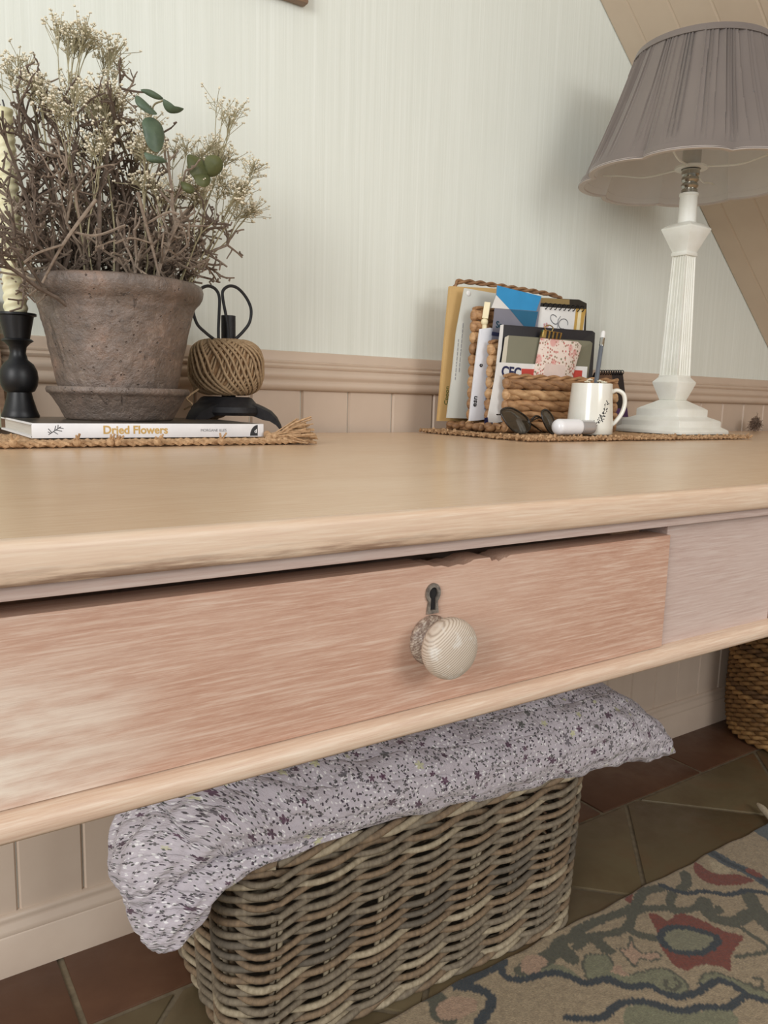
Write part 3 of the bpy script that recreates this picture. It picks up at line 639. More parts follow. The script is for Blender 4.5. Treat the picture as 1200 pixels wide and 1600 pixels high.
for i, (px, py, sp_, nf, yy) in enumerate(heads):
    Hc = at(px, py, Y=yy); s_m = sp_/1320.0; a = math.atan2(Hc[1]-PY, Hc[0]-PX); A = Cp+np.array([.045*math.cos(a), .045*math.sin(a), 0])
    fk = A+(Hc-A)*.80+np.array([0, 0, -.01]); t = thing('gypsophila_spray', 'cream dried gypsophila spray '+GL[i], 'dried flower', A, 'gypsophila sprays in the clay pot')
    m = MB(); P = wander(A, fk, q, 7, .012); m.tube(P, np.linspace(.0011, .0008, 8), 5); fl_ = MB(); nf = int(nf*1.6); nb = max(5, nf//20); hub = []
    for b in range(nb):
        v = np.array([q.gauss(0, .5), q.gauss(0, .4), q.gauss(.1, .26)]); E_ = Hc+v*s_m; S_ = P[q.choice([6, 7, 7])]; W_ = wander(S_, E_, q, 4, .004); m.tube(W_, np.linspace(.0006, .0004, 5), 4); hub.append((W_[2], E_))
    for b in range(nf):
        S_, E_ = q.choice(hub); e = E_+np.array([q.gauss(0, .0088), q.gauss(0, .0085), q.gauss(.001, .0055)]); e[1] = min(e[1], DW-.015); m.tube([S_+(E_-S_)*q.uniform(.3, .9), e], .00035, 3)
        r_ = q.uniform(.0010, .0019)
        for _ in range(2): fl_.ellipsoid(e+np.array([q.gauss(0, .0011) for _ in range(3)]), (r_, r_, r_*.8), 3, 5)
    m.obj('stems', M_GSTEM, t); stuff(fl_.obj('blossoms', M_GBLOS, t))
# eucalyptus sprig with round leaves
M_LEAF = simple('dark_eucalyptus_leaf', (84, 100, 78), (66, 82, 64), .5, 60, bump=.2); M_LEAF2 = simple('olive_leaf', (92, 96, 54), (74, 80, 46), .55, 60, bump=.2)
def leaf(mb, pxs, yy, tip=.0, cup=.004):
    P = np.array([at(x, y, Y=yy) for x, y in pxs]); c_ = P.mean(0); n = len(P)
    ring = smooth_path(P, 4, True); rows = []
    for f in (0.02, .35, .7, 1.0):
        rr_ = c_+(ring-c_)*f; rr_ = rr_.copy(); rr_[:, 1] += cup*(f*f)+tip*(ring[:, 2]-c_[2])*f; rows.append(rr_)
    fr = np.array(rows); bk = fr[::-1].copy(); bk[:, :, 1] += .0006
    mb.grid(np.concatenate([fr, bk]), close_v=True)
euc = thing('eucalyptus_sprig', 'dark green eucalyptus sprig rising from the twigs in the clay pot', 'sprig', (PX, PY, RZ-.05))
MB().tube(smooth_path([Cp, at(225, 330, Y=.955), at(232, 230, Y=.90), at(238, 170, Y=.875), at(254, 157, Y=.855)], 6), .001, 5).obj('stem', M_GSTEM, euc)
for pxs, yy, tp_ in (([(222, 138), (236, 137), (250, 145), (257, 153), (246, 154), (232, 147)], .855, .3), ([(256, 154), (266, 158), (276, 165), (289, 168), (282, 174), (268, 174), (259, 166)], .852, -.3),
                     ([(226, 185), (240, 180), (254, 190), (259, 208), (255, 228), (245, 238), (232, 228), (226, 205)], .850, .2), ([(217, 145), (226, 150), (238, 165), (246, 178), (234, 178), (222, 170), (214, 158)], .853, .5), ([(228, 236), (242, 240), (256, 244), (262, 252), (246, 254), (232, 250)], .848, .3)):
    m = MB(); leaf(m, pxs, yy, tp_); m.obj('leaf', M_LEAF, euc, smooth=60)
euc2 = thing('leafy_sprig', 'olive green heart-leaved sprig beside the gypsophila in the clay pot', 'sprig', (PX, PY, RZ-.05))
MB().tube(smooth_path([Cp+[.04, 0, 0], at(285, 350, Y=.95), at(305, 300, Y=.90), at(318, 270, Y=.881)], 6), .0009, 5).obj('stem', M_GSTEM, euc2)
for pxs, yy, tp_ in (([(296, 240), (310, 242), (322, 250), (326, 268), (318, 282), (304, 278), (296, 262)], .88, .2), ([(322, 246), (336, 242), (348, 250), (350, 264), (338, 274), (324, 270)], .878, -.3), ([(306, 272), (320, 266), (332, 276), (328, 288), (318, 292), (308, 286)], .875, .4), ([(286, 282), (300, 286), (306, 296), (300, 302), (288, 296)], .87, .3)):
    m = MB(); leaf(m, pxs, yy, tp_); m.obj('leaf', M_LEAF2, euc2, smooth=60)

# picture frame on the wall (only its lower corner shows)
fr = thing('picture_frame', 'brown wooden picture frame hanging on the cream wallpaper', 'picture frame', (.42, DW, 1.378))
fx1 = at(481, 1, Y=DW-.012)[0]; fz0 = at(470, 4, Y=DW-.012)[2]; fx0 = fx1-.32; fz1 = fz0+.42
M_FR = simple('brown_frame_wood', (150, 122, 98), (124, 98, 78), .5, 20, (1, 1, 8))
for a in ((fx0, fx1, fz0, fz0+.022), (fx0, fx1, fz1-.022, fz1), (fx0, fx0+.022, fz0+.022, fz1-.022), (fx1-.022, fx1, fz0+.022, fz1-.022)):
    MB().box(a[0], a[1], DW-.016, DW-.0005, a[2], a[3]).obj('frame_bar', M_FR, fr, bevel=.003)
MB().box(fx0+.02, fx1-.02, DW-.006, DW-.001, fz0+.02, fz1-.02).obj('backing', simple('picture_paper', (226, 220, 208), (214, 206, 192), .8, 6), fr)

lfm = thing('leaning_frame', 'brown-edged pale green picture frame leaning on the wall behind the candlestick', 'picture frame', (.06, 1.06, ZT+.009))
e0, e1 = at(8, 600, Y=1.06), at(-1, 508, Y=1.075); e0[2] = ZT+.0088; dd_ = (e1-e0); dd_ = dd_/np.linalg.norm(dd_)
for nm, xa, xb, mt in (('frame_bar', -.006, 0, M_FR), ('picture', -.13, -.006, simple('pale_green_print', (176, 178, 150), (160, 162, 134), .6, 20)), ('frame_bar', -.136, -.13, M_FR)):
    P = [e0+[xa, 0, 0], e0+[xb, 0, 0], e0+dd_*.16+[xb, .012, 0], e0+dd_*.16+[xa, .012, 0]]; MB().slab(P, (0, 1, 0), .008 if nm == 'frame_bar' else .006).obj(nm, mt, lfm)

# ------------------------------------------------------------------ right side of the desk
M_HYA = [simple('water_hyacinth', (186, 144, 102), (144, 106, 72), .6, 70, (1, 1, 3), bump=.5), simple('water_hyacinth_pale', (206, 168, 124), (170, 130, 90), .6, 70, (1, 1, 3), bump=.5), simple('water_hyacinth_brown', (164, 124, 86), (126, 92, 64), .6, 70, (1, 1, 3), bump=.5)]
mat2, tr2 = woven_mat('rough_fibre_placemat', 'rough brown fibre placemat under the white lamp and letter basket', .80, 1.345, .80, 1.065, 9, .006, 30, .0040, M_JUTE2, ang=R(-1))
q = random.Random(31); m = MB()
for k in range(420):                                       # frayed front and side fringe
    if k < 330: x = q.uniform(.80, 1.345); p = np.array(tr2(x, .802, ZT+.003)); d = np.array([q.gauss(0, .9), -abs(q.gauss(.5, .4)), q.gauss(.35, .5)])
    elif k < 420: y = q.uniform(.80, 1.06); p = np.array(tr2(.803, y, ZT+.003)); d = np.array([-abs(q.gauss(.7, .4)), q.gauss(0, .7), q.gauss(.3, .4)])
    else: y = q.uniform(.80, .9); p = np.array(tr2(1.343, y, ZT+.003)); d = np.array([abs(q.gauss(.9, .4)), q.gauss(0, .6), q.gauss(.3, .5)])
    d /= np.linalg.norm(d); l = q.uniform(.003, .009); e = p+d*l; e[2] = max(ZT+.0026, e[2]); mid = (p+e)/2+[0, 0, .0015]
    m.tube([p, mid, e], q.uniform(.0010, .0024), 5)
stuff(m.obj('fringe', M_JUTE, mat2))
org = thing('letter_basket', 'brown woven letter rack with stepped dividers full of papers', 'letter rack', (.98, .97, ZT))
q = random.Random(41)
OZ = ZT+.0082
def panel(x0, x1, y, ztop, nrow, th=.007):
    hh_ = (ztop-OZ)/nrow
    for i in range(nrow):
        z = OZ+hh_*(i+.5); m = MB(); path = [(x0+(x1-x0)*k/5, y+q.uniform(-.0008, .0008), z) for k in range(6)]
        ph = q.uniform(0, 6); tpm = q.uniform(10, 13)
        P0 = smooth_path(path, 16); s_ = P0[:, 0]-x0
        for k in range(2):
            a = 2*PI*tpm*s_+ph+PI*k; P = P0.copy(); P[:, 1] += np.cos(a)*th*.38; P[:, 2] += np.sin(a)*hh_*.25
            rad = hh_*.36*(1+.18*np.cos(2*a)); m.tube(P, rad, 8)
        m.ellipsoid((x0, y, z), (.0055, th*.95, hh_*.54), 8, 10); m.ellipsoid((x1, y, z), (.0055, th*.95, hh_*.54), 8, 10)
        m.obj('braid', M_HYA[q.choice([0, 1, 1, 2])], org, smooth=60)
YF, Y2, Y1, Y0 = .912, .945, .975, 1.036
panel(.848, 1.106, YF, .845, 5); panel(.842, 1.03, Y2, .898, 8); panel(.830, 1.0, Y1, .952, 11); panel(.85, 1.05, Y0, .985, 13)
m = MB()
for y_, zz, a, b in ((YF, .8485, .845, 1.110), (Y2, .901, .84, 1.03), (Y1, .954, .83, 1.0)): rope(m, [(a, y_, zz), ((a+b)/2, y_+.001, zz), (b, y_, zz)], .0048, 16, 2, 40, 7)
m.obj('top_braid', M_HYA[0], org, smooth=60)
fr_ = MB(); rope(fr_, [at(703, 470, Y=Y0), at(712, 445, Y=Y0), at(725, 440, Y=Y0), at(790, 448, Y=Y0), at(868, 462, Y=Y0), at(874, 475, Y=Y0)], .0045, 20, 2, 20, 7); fr_.obj('back_frame', M_HYA[2], org, smooth=60)
MB().box(.83, 1.10, YF, Y0, OZ, OZ+.006).obj('base', M_HYA[2], org, bevel=.002)
for x_ in (.838, 1.10):
    m = MB(); rope(m, [(x_, YF, OZ+.008), (x_, (YF+Y0)/2, OZ+.007), (x_, Y0, OZ+.008)], .007, 30, 2, 20, 7); m.obj('side_braid', M_HYA[0], org, smooth=60)
q = random.Random(8)
m = MB()
for k in range(14): m.ellipsoid((.83+q.uniform(-.012, .012), YF+.008*k+q.uniform(-.004, .004), OZ+.006+q.uniform(0, .004)), (q.uniform(.006, .011), .007, .006), 6, 8)
m.obj('lower_knots', M_HYA[2], org, smooth=60)

def sheet(name, label, cat, pix, y, th, mat, group=None, zmin=None, bevel=.0004):
    P = [at(px, py, Y=y) for px, py in pix]
    if zmin is not None: P = [np.array([p[0], p[1], max(p[2], zmin)]) for p in P]
    t = thing(name, label, cat, (P[0][0], y, min(p[2] for p in P)))
    MB().slab(P, (0, 1, 0), th).obj('body', mat, t, bevel=bevel); return t, P
ZI = OZ+.0065
PWH = simple('white_paper', (232, 231, 228), rough=.6); PGR = simple('grey_paper', (196, 198, 190), (204, 205, 198), .55, 8)
# bent paper items standing in the slots, shaped along Z
def curved(name, label, cat, xl, xr, y, zb, zt_, th, mat, bend, group=None):
    rows = []
    for i in range(13):
        f = i/12; z = zb+(zt_-zb)*f; b = bend*math.sin(PI*f*.9)
        rows.append([(xl+b, y, z), (xr+b, y, z), (xr+b, y+th, z), (xl+b, y+th, z)])
    t = thing(name, label, cat, ((xl+xr)/2, y, zb)); m = MB().grid(rows, close_v=True); m.f.append((3, 2, 1, 0)); e = len(m.v)-4; m.f.append((e, e+1, e+2, e+3)); m.obj('body', mat, t, smooth=40); return t
env, P = sheet('manila_envelope', 'tan manila envelope standing at the back of the letter rack', 'envelope', [(704, 447), (800, 452), (795, 660), (685, 658)], 1.016, .006, simple('manila_paper', (202, 168, 112), (192, 158, 104), .7, 9), zmin=ZI)
text('Cpoon', .011, simple('green_print', (74, 96, 44), rough=.6), 'lettering', env, at(698, 618, Y=1.0157), tuple(at(701, 600, Y=1.0157)-at(698, 640, Y=1.0157)), (-1, 0, .1))
mg, P = sheet('grey_magazine', 'pale grey magazine standing between the manila envelope and woven divider', 'magazine', [(727, 450), (772, 458), (840, 466), (830, 640), (760, 655), (699, 653), (707, 590), (714, 520)], .996, .004, PGR, zmin=ZI)
q = random.Random(3)
for o_, y_a, y_b in ((0, 530, 590), (5, 505, 575)):               # two lines of tiny print, too small to read
    m = MB(); py_ = y_a
    while py_ < y_b:
        ln = q.uniform(3, 8); xx_ = lambda v: 714+o_-(v-560)*.085
        m.tube([at(xx_(py_), py_, Y=.9957), at(xx_(py_+ln), py_+ln, Y=.9957)], .0007, 4); py_ += ln+1.6
    m.obj('print_line', M_GREY, mg)
c_ = at(730, 455, Y=.9955); MB().ellipsoid((c_[0]+.003, .9955, c_[2]-.003), (.0045, .0012, .0045), 6, 12).obj('corner_stud', PWH, mg)
wm, P = sheet('white_magazine', 'white magazine with black lettering in front of the tall woven divider', 'magazine', [(751, 514), (766, 512), (800, 520), (795, 650), (748, 657), (734, 658), (738, 620), (745, 560)], .9585, .004, simple('white_gloss_paper', (226, 228, 234), rough=.4), zmin=ZI)
text('esn', .013, M_INK, 'lettering', wm, at(742, 627, Y=.958), tuple(at(747, 590, Y=.958)-at(741, 640, Y=.958)), (-1, 0, .1), bold=.0002)
text('e', .012, M_INK, 'lettering', wm, at(751, 571, Y=.958), tuple(at(752, 540, Y=.958)-at(747, 590, Y=.958)), (-1, 0, .1), bold=.0002)
# cream wooden clip stick
st_ = thing('cream_stick', 'cream wooden stick with a round neck poking out of the letter rack', 'stick', tuple(at(759, 560, Y=.9645)))
a, b = at(762, 473, Y=.9645), at(758, 498, Y=.9645); M_CRM = simple('cream_wood', (236, 224, 186), rough=.5)
MB().tube([a, b], .0066, 4).obj('shaft', M_CRM, st_); c2 = at(757, 503, Y=.9645); MB().ellipsoid(c2, (.0062, .0055, .0062), 8, 12).obj('neck', M_CRM, st_)
MB().tube([at(757, 508, Y=.9645), at(752, 640, Y=.9645)], .004, 8).obj('lower_shaft', M_CRM, st_)
# brochure in blue, white and grey
br, P = sheet('blue_brochure', 'blue, white and grey printed brochure standing in the letter rack', 'brochure', [(777, 446), (846, 463), (829, 600), (757, 640)], .9535, .0012, simple('brochure_grey', (134, 134, 146), rough=.4), zmin=ZI, bevel=0)
def inlay(name, pix, y, mat, parent): return MB().slab([at(a, b, Y=y) for a, b in pix], (0, 1, 0), .0003).obj(name, mat, parent)
inlay('blue_panel', [(777, 446), (846, 463), (838, 486), (796, 483), (776, 461)], .9531, simple('print_sky_blue', (52, 150, 208), rough=.4), br)
inlay('white_triangle', [(775.5, 461), (796, 483), (768, 481)], .9530, PWH, br)
inlay('teal_triangle', [(797, 483.5), (841, 487), (834, 520), (828, 521)], .9530, simple('print_teal', (38, 104, 138), rough=.4), br)
text('Se', .015, simple('print_dark_teal', (24, 66, 84), rough=.5), 'lettering', br, at(780, 508, Y=.9528), (1, 0, -.06), (0, 0, 1), bold=.0002)
inlay('dark_line', [(769, 518), (790, 522), (789, 527), (768, 524)], .9530, simple('print_navy', (52, 58, 88), rough=.5), br)
# spiral notebooks
def spiral(t, p0, p1, y, n, r_, mat):
    for k in range(n):
        c_ = p0+(p1-p0)*(k+.5)/n
        MB().tube([(c_[0], c_[1]-.001+r_*math.cos(a)*1.0, c_[2]+r_*math.sin(a)) for a in np.linspace(0, 2*PI, 14, endpoint=False)], .0009, 5, closed=True).obj('wire_ring', mat, t)
M_WIRE = simple('black_wire', (38, 36, 36), rough=.35, metal=.5); M_BRASS = simple('brass', (206, 176, 110), rough=.25, metal=1.0)
n1_, P = sheet('gold_notebook', 'dark notebook with a gold stripe behind the white spiral notebook', 'notebook', [(842, 465), (905, 468), (917, 474), (913, 600), (835, 590)], .9625, .005, simple('black_gold_cover', (38, 34, 30), rough=.4), zmin=ZI)
inlay('gold_band', [(842, 465), (890, 468), (890, 476), (842, 473)], .9621, simple('dull_gold_print', (150, 128, 84), rough=.4), n1_)
inlay('gold_stripe', [(897, 482), (916, 483), (911, 516), (893, 514)], .9620, simple('mustard_gold_print', (190, 150, 70), rough=.4), n1_)
n2_, P = sheet('spiral_notebook', 'white spiral notebook with butterfly wing drawing and gold edge', 'notebook', [(843, 479), (915, 484), (905, 600), (830, 590)], .9580, .003, PWH, zmin=ZI)
inlay('gold_edge', [(900, 483), (915, 484), (910, 520), (896, 518)], .9576, simple('gold_foil', (198, 160, 84), rough=.35), n2_)
inlay('cream_edge', [(904, 483.5), (909, 484), (905, 520), (900, 519)], .9575, M_CRM, n2_)
spiral(n2_, at(848, 478, Y=.9585), at(912, 483, Y=.9585), .9585, 9, .0048, M_WIRE)
m = MB()
for cx_, cy_, sx_, sy_, rt_ in ((866, 499, 5, 8, -.5), (880, 506, 7, 8, .5)):
    pts = [at(cx_+sx_*math.cos(a)*math.cos(rt_)-sy_*math.sin(a)*math.sin(rt_), cy_+sx_*math.cos(a)*math.sin(rt_)+sy_*math.sin(a)*math.cos(rt_), Y=.9575) for a in np.linspace(0.9, 6.1, 18)]
    m.tube(pts, .0007, 4)
m.tube([at(871, 512, Y=.9575), at(872, 500, Y=.9575), at(876, 494, Y=.9575)], .0006, 4); m.obj('wing_drawing', M_GREY, n2_)
m = MB()
for k in range(5): m.ellipsoid(at(853+3*math.cos(k*1.26), 509+3*math.sin(k*1.26), Y=.9577), (.0022, .0005, .0022), 5, 8)
m.obj('flower_drawing', simple('faded_pink_print', (206, 158, 158), rough=.6), n2_)
# dark tablet, olive notebook, leaflet, floral notepad
tb, P = sheet('dark_folder', 'black folder with white page edge behind the olive notebook', 'folder', [(784, 507), (926, 517), (930, 520), (924, 620), (775, 630)], .9325, .004, simple('black_cover', (36, 36, 42), rough=.4), zmin=ZI)
inlay('page_edge', [(782, 508), (787, 507), (784, 545), (776, 590), (773, 590)], .9320, PWH, tb)
on, P = sheet('olive_notebook', 'olive green notebook standing in the letter rack', 'notebook', [(795, 524), (922, 533), (926, 536), (915, 620), (785, 620)], .9275, .004, simple('olive_cover', (126, 124, 104), (120, 118, 99), .55, 8), zmin=ZI)
inlay('page_edge', [(789, 527), (795, 524), (790, 570), (783, 570)], .9271, simple('cream_page_edge', (214, 208, 190), rough=.7), on)
lf, P = sheet('white_leaflet', 'white leaflet with navy and red letters behind the front panel', 'leaflet', [(778, 566), (918, 573), (912, 640), (830, 650), (760, 664), (768, 620)], .9235, .0012, PWH, zmin=ZI, bevel=0)
M_NAVY = simple('navy_print', (28, 34, 78), rough=.5); M_REDP = simple('red_print', (196, 70, 60), rough=.5)
text('CEC', .022, M_NAVY, 'lettering', lf, at(799, 582, Y=.923), (1, 0, -.04), (0, 0, 1), bold=.0006)
inlay('red_block', [(815, 576), (840, 577), (840, 590), (815, 590)], .9231, M_REDP, lf); inlay('red_block', [(895, 578), (910, 579), (909, 590), (895, 590)], .9231, M_REDP, lf)
inlay('navy_corner', [(757, 653), (762, 652), (763, 660), (770, 660), (769, 664), (757, 664)], .9229, M_NAVY, lf)
fp = NT('pink_floral_print'); uvn = fp.coord(scale=(1, .001, 1)); vo = fp.n('ShaderNodeTexVoronoi', {'Vector': uvn, 'Scale': 210.0, 'Randomness': 1.0})
dots = fp.rng(vo.outputs['Distance'], .42, .34); cc = fp.mix(fp.sep(vo.outputs['Color'])[0], lin((206, 120, 116)), lin((122, 126, 96)))
big = fp.n('ShaderNodeTexVoronoi', {'Vector': uvn, 'Scale': 48.0}); bmk = fp.math('MULTIPLY', fp.rng(big.outputs['Distance'], .42, .3), fp.rng(fp.sep(big.outputs['Color'])[1], .45, .55))
M_FLP = fp.fin(fp.mix(fp.math('MULTIPLY', bmk, .7), fp.mix(dots, lin((230, 214, 202)), cc), lin((214, 140, 134))), .5)
nt, P = sheet('floral_notepad', 'small pink floral notepad held with a gold binder clip', 'notepad', [(846, 528), (903, 534), (909, 540), (896, 585), (892, 640), (836, 640), (835, 585)], .9205, .003, M_FLP, zmin=ZI)
inlay('label_panel', [(852, 568), (884, 571), (882, 590), (848, 590)], .9201, simple('blush_label', (226, 206, 196), rough=.6), nt)
cl = thing('binder_clip', 'shiny gold binder clip on top of the pink floral notepad', 'binder clip', tuple(at(864, 528, Y=.92)))
P = [at(850, 515, Y=.9185), at(879, 520, Y=.9185), at(876, 531, Y=.9185), at(847, 527, Y=.9185)]
MB().slab(P, (0, 1, 0), .0068).obj('clamp', M_BRASS, cl, bevel=.0008)
MB().tube(smooth_path([at(853, 516, Y=.9180), at(851, 511, Y=.9170), at(858, 508, Y=.9165), at(864, 512, Y=.9170), at(862, 518, Y=.9180)], 5), .0009, 6).obj('clip_wire', M_BRASS, cl)
for k in range(4): MB().slab([at(855+6*k, 517+k, Y=.9182), at(858+6*k, 517.5+k, Y=.9182), at(856+6*k, 528.5+k*.6, Y=.9182), at(853+6*k, 528+k*.6, Y=.9182)], (0, 1, 0), .0004).obj('dark_stripe', M_INK, cl)

# spiral desk calendar standing behind the mug
ct = thing('desk_calendar', 'black and purple spiral desk calendar standing beside the letter rack', 'calendar', tuple(at(950, 668, Y=.985)))
Pq = [at(932, 582, Y=.985), at(973, 582, Y=.985), at(984, 668, Y=.975), at(930, 668, Y=.975)]
for p in Pq[2:]: p[2] = OZ
MB().slab(Pq, (0, 1, 0), .004).obj('body', simple('calendar_black', (44, 38, 40), rough=.4), ct)
lerp = lambda a, b, f: a+(b-a)*f
L_, R_ = (lambda f: lerp(Pq[0], Pq[3], f)), (lambda f: lerp(Pq[1], Pq[2], f)); off_ = np.array([0, -.0006, 0])
MB().slab([L_(.62)+off_, R_(.62)+off_, R_(.77)+off_, L_(.77)+off_], (0, 1, 0), .0005).obj('purple_band', simple('calendar_purple', (96, 62, 112), rough=.4), ct)
MB().slab([L_(.77)+off_, R_(.77)+off_, R_(1)+off_, L_(1)+off_], (0, 1, 0), .0005).obj('white_band', PWH, ct)
MB().slab([lerp(Pq[0], Pq[1], .0)+off_, lerp(Pq[0], Pq[1], .55)+off_, lerp(L_(.62), R_(.62), .66)+off_, L_(.62)+off_], (0, 1, 0), .0005).obj('photo_panel', simple('calendar_photo', (120, 88, 66), (84, 60, 46), .4, 60), ct)
spiral(ct, Pq[0], Pq[1], .985, 11, .004, M_WIRE)
MB().slab([Pq[0]+[0, .004, 0], Pq[1]+[0, .004, 0], (Pq[2][0], 1.03, OZ), (Pq[3][0], 1.03, OZ)], (0, 1, 0), .002).obj('rear_leaf', simple('calendar_black_b', (40, 36, 38), rough=.5), ct)

# mug with pencil
MX, MY = .972, .848; ZM = ZT+.0085
mc = NT('white_ceramic_crackle'); vo = mc.n('ShaderNodeTexNoise', {'Vector': mc.coord(), 'Scale': 30.0})
M_CER = mc.fin(mc.ramp(vo.outputs['Fac'], [(.3, lin((228, 226, 214))), (.7, lin((236, 235, 226)))]), .18, 0, .5, Coat_Weight=.4)
mug = thing('white_mug', 'white ceramic mug with black sprig print holding a pencil', 'mug', (MX, MY, ZM))
MB().lathe([(.001, ZM), (.034, ZM), (.0362, ZM+.002), (.0360, ZM+.012), (.0335, ZM+.05), (.0315, ZM+.077), (.0312, ZM+.0795), (.0300, ZM+.080), (.0290, ZM+.0785), (.0305, ZM+.05), (.0325, ZM+.012), (.001, ZM+.006)], MX, MY, 56).obj('cup', M_CER, mug, smooth=60)
hd = np.array([.86, -.51, 0]); hd /= np.linalg.norm(hd)      # handle points along the wall, a little to the room
pts = [np.array([MX, MY, 0])+hd*r_+np.array([0, 0, ZM+z]) for r_, z in ((.030, .066), (.041, .070), (.052, .064), (.055, .050), (.051, .034), (.042, .021), (.033, .013))]
MB().tube(smooth_path(pts, 7), .0048, 10, flat=.7).obj('handle', M_CER, mug, smooth=60)
m = MB(); q = random.Random(2)
vdir = math.atan2(-MY, -MX)
def on_mug(da, z, e=.0003): r_ = .0362-(z/.08)*.005+e; return (MX+r_*math.cos(vdir+da), MY+r_*math.sin(vdir+da), ZM+z)
for k in range(46):
    f = q.random(); da = .42+.42*f+q.gauss(0, .07)-.25*(1-f)**2; z = .016+.034*f**1.2+q.gauss(0, .003); m.ellipsoid(on_mug(da, max(.01, z)), (.0011, .0009, .0012), 4, 6)
m.tube(smooth_path([on_mug(.2, .014), on_mug(.45, .020), on_mug(.62, .034), on_mug(.72, .050)], 6), .0004, 4); m.obj('sprig_print', M_INK, mug)
pc = thing('grey_pencil', 'grey pencil with a white eraser standing in the white mug', 'pencil', (MX, MY, ZM+.008))
pa, pb = np.array([MX-.004, MY-.004, ZM+.0095]), at(943, 518, Y=.870); dv = pb-pa
MB().tube([pa+dv*.0, pa+dv*.845], .0037, 6).obj('barrel', simple('slate_paint', (94, 100, 108), rough=.45), pc, smooth=20)
MB().tube([pa+dv*.845, pa+dv*.86, pa+dv*.865, pa+dv*.89, pa+dv*.9, pa+dv*.93], [.0038, .0042, .0039, .0042, .0039, .0041], 14).obj('ferrule', M_CHROME, pc, smooth=40)
MB().tube([pa+dv*.93, pa+dv*.98, pa+dv], [.0039, .0039, .0030], 14).obj('eraser', PWH, pc, smooth=40)
for k, (dx, dy, dz) in enumerate(((-.018, -.006, .082), (.008, .012, .086), (.02, .002, .084), (.014, -.012, .082))):
    b = MB(); c_ = np.array([MX+dx, MY+dy, ZM+dz])
    for j in range(6): b.ellipsoid(c_+np.array([.0028*math.cos(j*1.05), .0028*math.sin(j*1.05), 0]), (.0026, .0018, .0012), 5, 8)
    b.ellipsoid(c_+[0, 0, .0008], (.0018, .0018, .0016), 5, 8); b.tube([c_, (MX+dx*.5, MY+dy*.5, ZM+.012)], .0008, 5)
    tag(b.obj('dried_blossom', M_GBLOS), 'tiny cream dried blossom on a stem inside the white mug', 'dried flower', 'blossoms in the mug')

# sunglasses lying folded in front of the letter rack
sg = thing('sunglasses', 'dark tinted sunglasses lying folded in front of the letter rack', 'sunglasses', tuple(at(820, 676, Y=.865)))
gl = NT('smoked_lens'); M_LENS = gl.fin(lin((66, 58, 46)), .06, 0, .6, Alpha=.80)
M_FRAME = simple('dark_tortoise_frame', (46, 38, 30), (30, 26, 22), .25, 90)
def lens(pix, yy, lean):
    P = np.array([at(a, b, Y=yy) for a, b in pix]); P = smooth_path(P, 4, True); c_ = P.mean(0); P[:, 1] += (P[:, 2]-c_[2])*lean+(P[:, 0]-c_[0])*.25
    P[:, 2] = np.maximum(P[:, 2], ZT+.0092); c_ = P.mean(0)
    rows = [c_+(P-c_)*f-np.array([0, .004*(1-f*f), 0]) for f in (.02, .4, .75, 1.0)]
    b = [r_+np.array([0, .0014, 0]) for r_ in rows[::-1]]; MB().grid(np.array(rows+b), close_v=True).obj('lens', M_LENS, sg, smooth=70)
    MB().tube(P, .0014, 7, closed=True).obj('rim', M_FRAME, sg, smooth=70); return P
Lp = lens([(780, 645), (790, 638), (806, 638), (822, 646), (832, 656), (830, 668), (816, 676), (798, 675), (786, 664)], .870, .5)
Rp = lens([(846, 644), (856, 640), (864, 646), (869, 658), (870, 672), (862, 680), (852, 672), (846, 658)], .868, .3)
MB().tube(smooth_path([at(830, 656, Y=.875), at(838, 650, Y=.872), at(847, 654, Y=.869)], 5), .0017, 7).obj('bridge', M_FRAME, sg)
for (a, b, c_) in (((781, 648), (815, 650), (846, 674)), ((868, 650), (842, 655), (806, 676))):
    P = smooth_path([at(*a, Y=.874)+[0, .006, 0], at(*b, Y=.884)+[0, .008, 0], at(*c_, Y=.887)], 6); P[:, 2] = np.maximum(P[:, 2], ZT+.0105); MB().tube(P, .0019, 6, flat=.6).obj('temple', M_FRAME, sg)
# white capsule-shaped tube with a silver cap
cp = thing('white_capsule_case', 'small glossy white capsule-shaped case with a silver end beside the mug', 'case', tuple(at(893, 680, Y=.826)))
a = at(865, 667, Y=.826); b = at(929, 672, Y=.818); a[2] = b[2] = ZT+.0085+.0125; d = (b-a)/np.linalg.norm(b-a); Ln = np.linalg.norm(b-a)
def caps(t0, t1, r_, e0, e1):
    pts, rd = [], []
    for f in np.linspace(0, 1, 25):
        x = t0+(t1-t0)*f; pts.append(a+d*x); k = 1.0
        if e0 and x < t0+e0: k = math.sqrt(max(.0025, 1-((t0+e0-x)/e0)**2))
        if e1 and x > t1-e1: k = math.sqrt(max(.0025, 1-((x-t1+e1)/e1)**2))
        rd.append(r_*k)
    return pts, rd
M_GLW = simple('glossy_white_plastic', (238, 238, 240), rough=.12)
MB().tube(*caps(0, Ln*.66, .0122, .011, .006), 24).obj('body', M_GLW, cp, smooth=70)
MB().tube(*caps(Ln*.62, Ln, .0108, .001, .009), 24).obj('cap', simple('silver_plastic', (206, 206, 208), rough=.22, metal=.6), cp, smooth=70)
